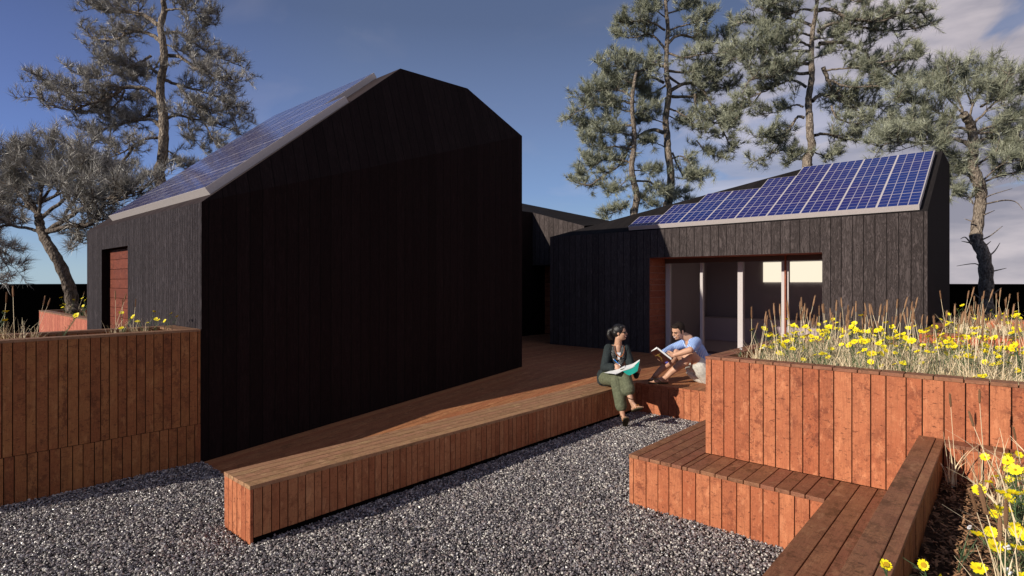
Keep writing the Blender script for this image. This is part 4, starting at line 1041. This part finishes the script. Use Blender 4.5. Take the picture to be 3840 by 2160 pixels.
def foot(b,heel,toe,up,ankle,k=1.0,side=None):
    h=Vector(heel); t=Vector(toe); d=(t-h); L=d.length; d.normalize(); u=Vector(up); u=(u-d*u.dot(d)).normalized(); s=d.cross(u)
    b.cap(h+u*.028*k+d*.015,h+d*L*.45+u*.034*k,.028*k,.030*k); b.cap(h+d*L*.4+u*.030*k,h+d*L*.72+u*.018*k,.032*k,.020*k,fl=1.0)
    b.cap(h+d*L*.55+s*.018+u*.02*k,h+d*L*.74+s*.022+u*.014,.022*k,.014); b.cap(h+d*L*.55-s*.018+u*.018*k,h+d*L*.72-s*.024+u*.012,.02*k,.013)
    b.cap(Vector(ankle),h+d*L*.22+u*.035*k,.030*k,.032*k); b.cap(Vector(ankle),h+d*L*.42+u*.042*k,.028*k,.024*k)
    for i,(q,l) in enumerate(((.030,.0),(.012,.005),(-.002,-.002),(-.015,-.010),(-.027,-.020))):
        sg=(side or 1); p=h+d*L*.74+s*q*sg+u*.012; b.cap(p,p+d*(L*.22+l)*.95+u*-.002,.011 if i==0 else .0085,.0105 if i==0 else .0078)
    return d,s,u,L
def sole(parent,heel,toe,up,mat,w=.042,th=.012):
    h=Vector(heel); t=Vector(toe); d=(t-h).normalized(); L=(t-h).length; u=Vector(up); u=(u-d*u.dot(d)).normalized(); s=d.cross(u)
    mb=MB(parent.location); n=24; ring=[]
    for i in range(n):
        a=2*math.pi*i/n; x=math.cos(a); y=math.sin(a); ww=w*(1+.12*x)*(1-.18*math.exp(-((x+.15)/.35)**2)); ring.append(h+d*(L*.5+(L*.5+.012)*x)+s*(ww*y))
    top=ring; bot=[p-u*th for p in ring]
    mb.face(top); mb.face(bot[::-1])
    for i in range(n): j=(i+1)%n; mb.face([bot[i],bot[j],top[j],top[i]])
    return mb.build('sandal',[mat],parent,bevel=.002)
def strap(parent,pts,r,mat,name='strap',label=None):
    mb=MB(parent.location); mb.tube(catmull([Vector(p) for p in pts],4),r,6); return mb.build(name,[mat],parent,smooth=True,label=label)

def woman():
    base=P(2290,1443,7.75); base.z=ZB
    th=thing('person','woman in charcoal blouse, olive trousers and sunglasses writing on her lap at the bench edge','person',base)
    hc=P(2325,1247,7.66); fr=headframe((.93,-.36,.02)); f,s,u=fr
    hipR,hipL=P(2268,1418,7.75),P(2308,1420,7.76)
    kneeA,ankA=P(2311,1426,7.30),P(2336,1560,7.17); heelA,toeA=P(2343,1597,7.13),P(2349,1566,6.93)
    kneeB,ankB=P(2342,1405,7.27),P(2368,1506,7.10); heelB,toeB=P(2372,1541,7.12),P(2405,1528,6.93)
    neck,chest,waist=P(2316,1300,7.70),P(2308,1335,7.74),P(2290,1390,7.80)
    shR,shL=P(2282,1306,7.70),P(2346,1307,7.72); elR,elL=P(2267,1378,7.60),P(2366,1372,7.64); wrR,wrL=P(2298,1377,7.43),P(2388,1400,7.46)
    b=Blob(base); g=add_head(b,hc,fr,.93)
    b.chain([neck+Vector((0,0,-.02)),g(-.02,0,-.07)],[.052,.046])
    b.chain([hipR.lerp(hipL,.5),waist,chest],[.115,.10,.115],fl=.75,fd=(0,1,0)); b.cap(chest,neck,.11,.05); b.chain([shR,elR,wrR],[.046,.036,.024]); b.chain([shL,elL,wrL],[.046,.036,.024]); b.cap(shR,shL,.05,.05)
    b.chain([hipR,kneeA],[.075,.052]); b.chain([kneeA,kneeA.lerp(ankA,.35),ankA],[.05,.050,.031]); b.chain([hipL,kneeB],[.075,.052]); b.chain([kneeB,kneeB.lerp(ankB,.35),ankB],[.05,.050,.030])
    upA=Vector((0.05,.75,.65)); upB=Vector((.25,.35,1))
    upA=Vector((0,-.45,.55)); 
    foot(b,heelA,toeA,Vector((.0,.45,.8)),ankA,.9); foot(b,heelB,toeB,Vector((.1,.3,1)),ankB,.9,-1)
    hand(b,wrR,Vector((.75,-.45,.12)),Vector((.1,.2,.9)),Vector((.5,.6,-.5)),1.25,.86)
    hand(b,wrL,Vector((.1,-.5,.45)),Vector((-.7,-.3,.4)),Vector((-.8,.3,.2)),.8,.86)
    b.build('body',SKW,th,.0045,4)
    # trousers
    b=Blob(base); b.chain([hipR.lerp(hipL,.5)+Vector((0,.03,.0)),waist+Vector((0,0,-.06))],[.125,.12],fl=1,fd=(0,1,0))
    b.chain([hipR,kneeA+Vector((0,0,.0)),kneeA.lerp(ankA,.5)+Vector((0,-.02,0)),kneeA.lerp(ankA,.72)],[.098,.082,.080,.078]); b.chain([hipL,kneeB,kneeB.lerp(ankB,.35),kneeB.lerp(ankB,.56)],[.098,.084,.082,.088])
    for t in range(7):
        p=hipL.lerp(kneeB,.3+.1*t); b.cap(p+Vector((-.06,-.03,.03)),p+Vector((.06,-.03,.05)),.018,.02)
    b.build('trousers',OLIVE,th,.007,3)
    # blouse
    b=Blob(base); b.chain([hipR.lerp(hipL,.4)+Vector((-.01,.03,.0)),waist+Vector((0,.0,0)),chest,chest+Vector((.01,0,.07))],[.142,.130,.128,.11],fl=.82,fd=(0,1,0))
    b.cap(shR+Vector((.02,0,-.015)),shL+Vector((-.02,0,-.015)),.062,.062); b.chain([shR,elR,elR.lerp(wrR,.9)],[.064,.060,.056]); b.chain([shL,elL,elL.lerp(wrL,.9)],[.062,.058,.050])
    b.cap(elL.lerp(wrL,.9),elL.lerp(wrL,.9)+Vector((0,0,-.05)),.045,.035); b.cap(hipR+Vector((-.02,.02,.04)),hipR+Vector((-.03,.02,-.03)),.09,.08)
    b.build('blouse',KURTA,th,.006,4)
    b=Blob(base); cf=Vector((0.02,-.105,0))
    for sg in (-1,1): b.chain([neck+Vector((.055*sg,-.045,-.01)),chest+cf+Vector((.062*sg,.0,.05)),chest+cf+Vector((.055*sg,.012,-.04)),chest+cf+Vector((.02*sg,.015,-.12))],[.032,.038,.038,.03],fl=.5,fd=(0,1,0))
    b.build('embroidered_yoke',YOKE,th,.006,2)
    mb=MB(base); c=chest+Vector((.02,-.125,.02)); mb.face([c+Vector((-.028,0,.045)),c+Vector((.030,0,.045)),c+Vector((.012,-.004,-.05)),c+Vector((-.008,-.004,-.05))]); mb.build('white_top',[WTOP],th)
    b=Blob(base); b.cap(neck+Vector((.0,-.055,0)),chest+Vector((.018,-.09,.05)),.035,.03,fl=.6,fd=(0,1,0)); b.build('neckline',SKW,th,.005,3)
    # necklace
    mb=MB(base); 
    for i in range(29):
        t=-1+2*i/28; p=neck+Vector((.068*math.sin(t*1.5)*1.0+.012, -.07-.06*math.cos(t*1.4)**2*.75, -.125+.135*abs(t)**1.9)); r=.0052+.003*(1-abs(t))
        mb.tube([p+Vector((0,0,-r*.9)),p+Vector((0,0,-r*.4)),p,p+Vector((0,0,r*.4)),p+Vector((0,0,r*.9))],[r*.3,r*.9,r,r*.9,r*.3],8)
    mb.build('necklace',[BEAD],th,smooth=True)
    # hair
    b=Blob(base); b.ell(g(-.024,0,.036),fr,(.090,.081,.088)); b.ell(g(-.055,0,.0),fr,(.060,.074,.07)); b.ell(g(.028,0,.085),fr,(.045,.060,.030)); b.ell(g(-.105,0,.045),fr,(.03,.028,.028))
    b.chain([g(-.11,0,.045),g(-.155,0,.02),g(-.165,.0,-.035),g(-.15,0,-.085),g(-.12,0,-.10)],[.022,.034,.036,.028,.014])
    b.build('hair',HAIRB,th,.005,3)
    # sunglasses
    b=Blob(base)
    for sg in (1,-1): b.ell(g(.079,.031*sg,.004),fr,(.010,.027,.022)); b.cap(g(.07,.058*sg,.012),g(-.01,.072*sg,.010),.005,.0035)
    b.cap(g(.09,.008,.010),g(.09,-.008,.010),.004,.004); b.build('sunglasses',LENS,th,.003,1)
    b=Blob(base); b.ell(g(.0865,0,-.052),fr,(.006,.019,.006)); b.build('teeth',TEETH,th,0); b=Blob(base); b.ell(g(.086,0,-.061),fr,(.007,.018,.005)); b.build('lips',LIP,th,0)
    # sandals
    upA=Vector((0,.45,.8)); sd=sole(th,heelA,toeA,upA,SOLE,.043); up=upA.normalized()
    dA=(toeA-heelA).normalized(); sA=dA.cross((upA-dA*upA.dot(dA)).normalized()); uA=(upA-dA*upA.dot(dA)).normalized()
    strap(th,[heelA+dA*.15+sA*.044,heelA+dA*.15+uA*.052+sA*.02,heelA+dA*.15+uA*.05-sA*.02,heelA+dA*.15-sA*.044],.0045,STRAP); strap(th,[ankA+Vector((-.036,0,.0)),ankA+Vector((0,-.040,.004)),ankA+Vector((.036,0,.0)),ankA+Vector((0,.04,0)),ankA+Vector((-.036,0,0))],.006,STRAPD,'ankle_strap')
    upB=Vector((.1,.3,1)); sole(th,heelB,toeB,upB,SOLE,.043); dB=(toeB-heelB).normalized(); uB=(upB-dB*upB.dot(dB)).normalized(); sB=dB.cross(uB)
    for a,c_ in ((.10,.17),(.17,.10)): strap(th,[heelB+dB*a+sB*.042,heelB+dB*(a+c_)/2+uB*.056,heelB+dB*c_-sB*.042],.0045,STRAP)
    strap(th,[heelB+dB*.19,heelB+dB*.15+uB*.050],.004,STRAP); q=kneeB.lerp(ankB,.88)
    strap(th,[q+Vector((-.037,0,.006)),q+Vector((0,-.038,-.004)),q+Vector((.037,0,-.010)),q+Vector((0,.038,0)),q+Vector((-.037,0,.006))],.008,STRAPD,'ankle_strap')
    # notebook
    nb=thing('notebook','open white-paged notebook with teal cover on the seated woman\'s lap','notebook',P(2330,1400,7.35)); o=nb.location
    far=catmull([P(2264,1400,7.42),P(2298,1390,7.44),P(2335,1376,7.46),P(2370,1367,7.42),P(2399,1350,7.36)],4); near=catmull([P(2306,1405,7.14),P(2322,1399,7.16),P(2340,1390,7.18),P(2370,1380,7.18),P(2398,1362,7.2)],4)
    mb=MB(o); k=len(far)
    def sheet(off,rng_):
        for i in rng_: mb.face([near[i]+off,near[i+1]+off,far[i+1]+off,far[i]+off])
    sheet(Vector((0,0,.008)),range(k-1)); 
    for i in range(k-1):
        mb.face([near[i],near[i+1],near[i+1]+Vector((0,0,.008)),near[i]+Vector((0,0,.008))])
    mb.build('pages',[PAPER],nb,smooth=True)
    mb=MB(o); cv=catmull([P(2333,1391,7.19),P(2352,1383,7.19),P(2372,1376,7.19),P(2399,1352,7.20)],4); cl=catmull([P(2340,1396,7.16),P(2357,1407,7.14),P(2374,1402,7.14),P(2391,1391,7.16)],4)
    for i in range(len(cv)-1): mb.face([cl[i],cl[i+1],cv[i+1],cv[i]])
    for i in range(k//2,k-1): mb.face([near[i]+Vector((0,0,-.003)),far[i]+Vector((0,0,-.003)),far[i+1]+Vector((0,0,-.003)),near[i+1]+Vector((0,0,-.003))])
    mb.build('cover',[TEAL],nb,smooth=True)
    mb=MB(o); 
    pt=thing('pen','blue pen held in the woman\'s right hand','pen',P(2318,1365,7.33)); mb=MB(pt.location); a=P(2302,1348,7.36); c=P(2328,1372,7.28); mb.tube([a,a.lerp(c,.75)],[.0048,.0048],8); mb.build('barrel',[PENB],pt,smooth=True)
    mb=MB(pt.location); mb.tube([a.lerp(c,.75),a.lerp(c,.92),c],[.0046,.004,.001],8); mb.tube([a,a.lerp(c,-.1)],[.0045,.003],8); mb.build('tip',[PAPER],pt,smooth=True)
woman()

def man():
    base=P(2640,1440,7.92); base.z=ZB
    th=thing('person','man in blue striped shirt and pale shorts reading with knees drawn up','person',base)
    hc=P(2543,1241,7.92); fr=headframe((-.84,-.40,-.42),-.12); f,s,u=fr
    neck=P(2580,1268,7.96); shN=P(2610,1283,7.80); shF=P(2572,1286,8.14); chest=P(2608,1312,7.98); waist=P(2640,1370,8.02); hipN=P(2657,1412,7.93); hipF=P(2652,1410,8.12)
    elN=P(2587,1313,7.60); wrN=P(2530,1331,7.66); elF=P(2520,1305,8.12); wrF=P(2480,1327,7.95)
    knN=P(2588,1326,7.80); anN=P(2500,1412,7.90); hlN=P(2504,1436,7.93); toN=P(2434,1436,7.93)
    knF=P(2535,1324,8.08); anF=P(2456,1410,8.12); hlF=P(2470,1427,8.13); toF=P(2434,1426,8.17)
    hlN.z=toN.z=ZB+.014; hlF.z=toF.z=ZB+.014
    b=Blob(base); g=add_head(b,hc,fr,1.02)
    b.chain([neck+Vector((.02,0,-.01)),g(-.03,0,-.07)],[.062,.058])
    b.chain([hipN.lerp(hipF,.5),waist,chest],[.13,.12,.13],fl=.8,fd=(1,0,.3)); b.cap(chest,neck,.12,.06)
    b.chain([shN,elN],[.055,.045]); b.chain([elN,elN.lerp(wrN,.35),wrN],[.044,.043,.027]); b.chain([shF,elF,wrF],[.055,.042,.027]); b.cap(shN,shF,.05,.05)
    b.chain([hipN,hipN.lerp(knN,.5),knN],[.100,.090,.068]); b.chain([knN,knN.lerp(anN,.3)+Vector((.02,0,-.02)),knN.lerp(anN,.75),anN],[.066,.068,.046,.038])
    b.chain([hipF,hipF.lerp(knF,.5),knF],[.095,.082,.062]); b.chain([knF,knF.lerp(anF,.3)+Vector((.02,0,-.02)),knF.lerp(anF,.75),anF],[.058,.060,.042,.036])
    foot(b,hlN,toN,(0,0,1),anN,1.0,-1); foot(b,hlF,toF,(0,0,1),anF,1.0,-1)
    hand(b,wrN,Vector((-.95,.05,-.06)),Vector((.1,.1,.95)),Vector((0.0,.95,.1)),.75,.98); hand(b,wrF,Vector((-.45,-.35,-.85)),Vector((-.6,-.3,.3)),Vector((.3,-.95,.1)),.8,.95)
    b.build('body',SKM,th,.0045,4)
    b=Blob(base); hm=hipN.lerp(hipF,.5); b.chain([hm+Vector((0,0,-.005)),waist+Vector((0,0,-.05))],[.150,.135]); b.chain([hipN+Vector((0,0,-.0)),hipN.lerp(knN,.35)+Vector((0,0,-.02)),hipN.lerp(knN,.58)],[.128,.118,.104]); b.chain([hipF,hipF.lerp(knF,.35)+Vector((0,0,-.03)),hipF.lerp(knF,.55)],[.128,.120,.106])
    b.chain([hm+Vector((-.06,-.0,-.03)),hm+Vector((-.20,.02,.0)),hm+Vector((-.27,.03,.05))],[.095,.06,.035])
    b.build('shorts',KHAKI,th,.007,3)
    b=Blob(base); b.chain([waist+Vector((.02,0,-.05)),waist,chest,chest+Vector((-.01,0,.06))],[.145,.142,.146,.115],fl=.9,fd=(1,0,.3)); b.cap(shN+Vector((.01,.02,-.01)),shF+Vector((.01,-.02,-.01)),.072,.070); b.cap(neck+Vector((.02,0,-.03)),chest,.068,.10)
    b.chain([shN,shN.lerp(elN,.55)],[.078,.074]); b.cap(shN.lerp(elN,.5),shN.lerp(elN,.74),.074,.070); b.chain([shF,elF,elF.lerp(wrF,.85)],[.07,.056,.044])
    b.build('shirt',BLUE,th,.006,4)
    b=Blob(base); b.ell(g(-.022,0,.038),fr,(.094,.080,.086)); b.ell(g(-.050,0,-.005),fr,(.052,.074,.062)); b.ell(g(.030,0,.088),fr,(.050,.062,.028)); 
    for sg in (1,-1): b.cap(g(.012,.072*sg,.03),g(.012,.071*sg,-.02),.010,.007)
    b.build('hair',HAIRM,th,.005,3)
    for sg in (1,-1):
        b=Blob(base); b.ell(g(.078,.030*sg,.002),fr,(.008,.013,.006)); b.build('eye',EYE,th,0)
        b=Blob(base); b.cap(g(.086,.014*sg,.024),g(.076,.048*sg,.026),.005,.004); b.build('eyebrow',HAIRM,th,0)
    b=Blob(base); b.ell(g(.0885,0,-.052),fr,(.006,.020,.005)); b.build('teeth',TEETH,th,0); b=Blob(base); b.ell(g(.088,0,-.060),fr,(.007,.019,.0045)); b.build('lips',LIP,th,0)
    for h_,t_ in ((hlN,toN),(hlF,toF)):
        sole(th,h_,t_,(0,0,1),SOLE,.050,.014); d=(t_-h_).normalized(); s_=d.cross(Vector((0,0,1))); L=(t_-h_).length
        for sg in (1,-1): strap(th,[h_+d*L*.76+Vector((0,0,.022)),h_+d*L*.58+s_*.030*sg+Vector((0,0,.052)),h_+d*L*.36+s_*.048*sg+Vector((0,0,.006))],.007,FLIP)
    # book
    bk=thing('book','dark brown paperback with gold lettering held open in the man\'s hands','book',P(2478,1340,7.72)); o=bk.location
    A,B,C,D=P(2442.5,1323,7.72),P(2458,1308.5,7.70),P(2516,1355,7.60),P(2495,1371,7.62)
    # cover front face toward the camera
    A=P(2440,1322,7.74);B=P(2463,1311,7.62);C=P(2516,1352,7.58);D=P(2493,1370,7.68)
    n=(B-A).cross(D-A).normalized(); 
    if n.y>0: n=-n
    mb=MB(o); t=.012
    f_=[A,B,C,D]; bb=[p-n*t for p in f_]; mb.face(f_,[(0,0),(1,0),(1,1),(0,1)]); mb.face(bb[::-1])
    for i in range(4): j=(i+1)%4; mb.face([bb[i],bb[j],f_[j],f_[i]])
    mb.build('cover',[BOOKC],bk)
    mb=MB(o); q=[p-n*.014 for p in f_]; back=[q[0]+(B-A)*-.0,q[1],q[2],q[3]]; w2=(B-A).normalized()*.03+Vector((0,.04,.02))
    mb.face([B-n*.013,B+w2,C+w2,C-n*.013]); mb.face([A-n*.013+(A-D)*.03,B-n*.013+(A-D)*.03,B+w2+(A-D)*.03,A-n*.03+(A-D)*.03]); mb.build('pages',[PAPER],bk)
    # lettering as on the cover
    X_=(C-B).normalized(); Y_=(B-A).normalized()
    for txt,cx,cy,sz in (('ROU',.40,.50,.034),('K',.60,.42,.034),('J',.70,.30,.030)):
        cu=bpy.data.curves.new('title_lettering','FONT'); cu.body=txt; cu.size=sz; cu.align_x='CENTER'; cu.align_y='CENTER'; cu.extrude=.0005
        ob=bpy.data.objects.new('title_lettering',cu); COL.objects.link(ob)
        pos=A+(D-A)*cx+(B-A)*cy+n*.002-o; yv=n.cross(X_); M=Matrix((X_,yv,n)).transposed().to_4x4(); M.translation=pos
        if yv.dot(Y_)<0 : pass
        cu.materials.append(GOLD)
        dg=bpy.context.evaluated_depsgraph_get(); me=bpy.data.meshes.new_from_object(ob.evaluated_get(dg)); me.transform(M); bpy.data.objects.remove(ob)
        m2=bpy.data.objects.new('title_lettering',me); COL.objects.link(m2); m2.parent=bk
        if not me.materials: me.materials.append(GOLD)
    mb=MB(o); p=A+(D-A)*.28+(B-A)*.1+n*.0015; q_=A+(D-A)*.28+(B-A)*.9+n*.0015; e=(D-A).normalized()*.004; mb.face([p,q_,q_+e,p+e]); mb.build('gold_rule',[GOLD],bk)
    mb=MB(o); p=A+(D-A)*.84+(B-A)*.35+n*.0015; mb.face([p,p+(B-A)*.4,p+(B-A)*.4+(D-A)*.1,p+(D-A)*.1]); mb.build('cover_patch',[PURP],bk)
man()

# ------------------------------------------------------------------ light, sky, camera
Lt=Vector((1*UX+.295*UY, 1*UY-.295*UX, -.45)).normalized()
sd=bpy.data.lights.new('sun','SUN'); sd.energy=5.0; sd.angle=R(.5); sd.color=(1.0,.92,.80)
so=bpy.data.objects.new('sun',sd); COL.objects.link(so); so.rotation_euler=Lt.to_track_quat('-Z','Y').to_euler()
tosun=-Lt; el=math.asin(tosun.z); azi=math.atan2(tosun.x,tosun.y)
w=bpy.data.worlds.new('World'); scene.world=w; w.use_nodes=True; t=w.node_tree; t.nodes.clear()
class WT(NT):
    def __init__(s,t): s.t=t
n=WT(t)
sky=n.n('ShaderNodeTexSky'); sky.sky_type='NISHITA'; sky.sun_disc=False; sky.sun_elevation=el; sky.sun_rotation=azi; sky.air_density=1.0; sky.dust_density=.3; sky.ozone_density=2.5
tc=n.n('ShaderNodeTexCoord').outputs['Generated']; s=n.sep(tc)
gr=n.n('ShaderNodeValToRGB'); n.l(s[2],gr.inputs[0]); e=gr.color_ramp
K_=1/.085
e.elements[0].position=0; e.elements[0].color=(.40,.56,.68,1); e.elements[1].position=1; e.elements[1].color=(.05,.07,.14,1)
for p_,c_ in ((.06,(.31,.47,.67)),(.16,(.215,.34,.62)),(.28,(.165,.235,.44)),(.42,(.105,.145,.27))):
    x=e.elements.new(p_); x.color=(*c_,1)
base=n.mix(1.0,gr.outputs[0],(K_,K_,K_),'MULTIPLY')
left=n.math('MULTIPLY',n.ramp(s[0],-.25,-.62),n.ramp(s[2],.02,.2))
base=n.mix(left,base,n.mix(1.0,base,(.72,.76,1.02),'MULTIPLY'))
base=n.mix(.18,base,sky.outputs[0])
# clouds: on a plane high above
zc=n.math('MAXIMUM',s[2],.02); dv=n.math('ADD',zc,.12)
cv=n.comb(n.math('DIVIDE',s[0],dv),n.math('DIVIDE',s[1],dv),0.0)
c1=n.noise(cv,1.7,6,.48,.5)
lv=n.comb(n.math('MULTIPLY',s[0],1.6),n.math('MULTIPLY',s[1],1.6),n.math('MULTIPLY',s[2],7.0))
c2=n.noise(lv,1.5,6,.52,.25)
right=n.ramp(s[0],.05,.55,0,1)
cl=n.math('MULTIPLY',n.ramp(n.math('ADD',c1,n.math('MULTIPLY',right,.20)),.56,.64),n.ramp(s[0],.15,.60,.06,1))
low=n.math('MULTIPLY',n.ramp(n.math('ADD',c2,n.math('MULTIPLY',n.ramp(s[0],.15,.6),.21)),.52,.60),n.math('MULTIPLY',n.ramp(s[2],.40,.12,0,1),n.ramp(s[0],.18,.52,0,1)))
cm=n.math('MAXIMUM',cl,low)
ccol=n.mix(n.ramp(c2,.40,.60),(.30*K_,.29*K_,.35*K_),(.78*K_,.69*K_,.70*K_))
fin=n.mix(n.math('MULTIPLY',cm,.95),base,ccol)
bg=n.n('ShaderNodeBackground'); n.l(fin,bg.inputs[0]); bg.inputs[1].default_value=.085
ow=n.n('ShaderNodeOutputWorld'); n.l(bg.outputs[0],ow.inputs[0])

cd=bpy.data.cameras.new('camera'); cam=bpy.data.objects.new('camera',cd); COL.objects.link(cam); scene.camera=cam
cam.location=(0,0,HC); cam.rotation_euler=(R(90),0,0); cd.sensor_width=36; cd.lens=36*F/3840; cd.shift_y=-(1080-HY)/3840; cd.clip_end=3000; cd.clip_start=.05
scene.render.engine='CYCLES'; scene.render.resolution_x=1024; scene.render.resolution_y=576
scene.view_settings.view_transform='Standard'; scene.view_settings.look='None'; scene.view_settings.exposure=0; scene.view_settings.gamma=1
scene.cycles.max_bounces=6; scene.cycles.transparent_max_bounces=8
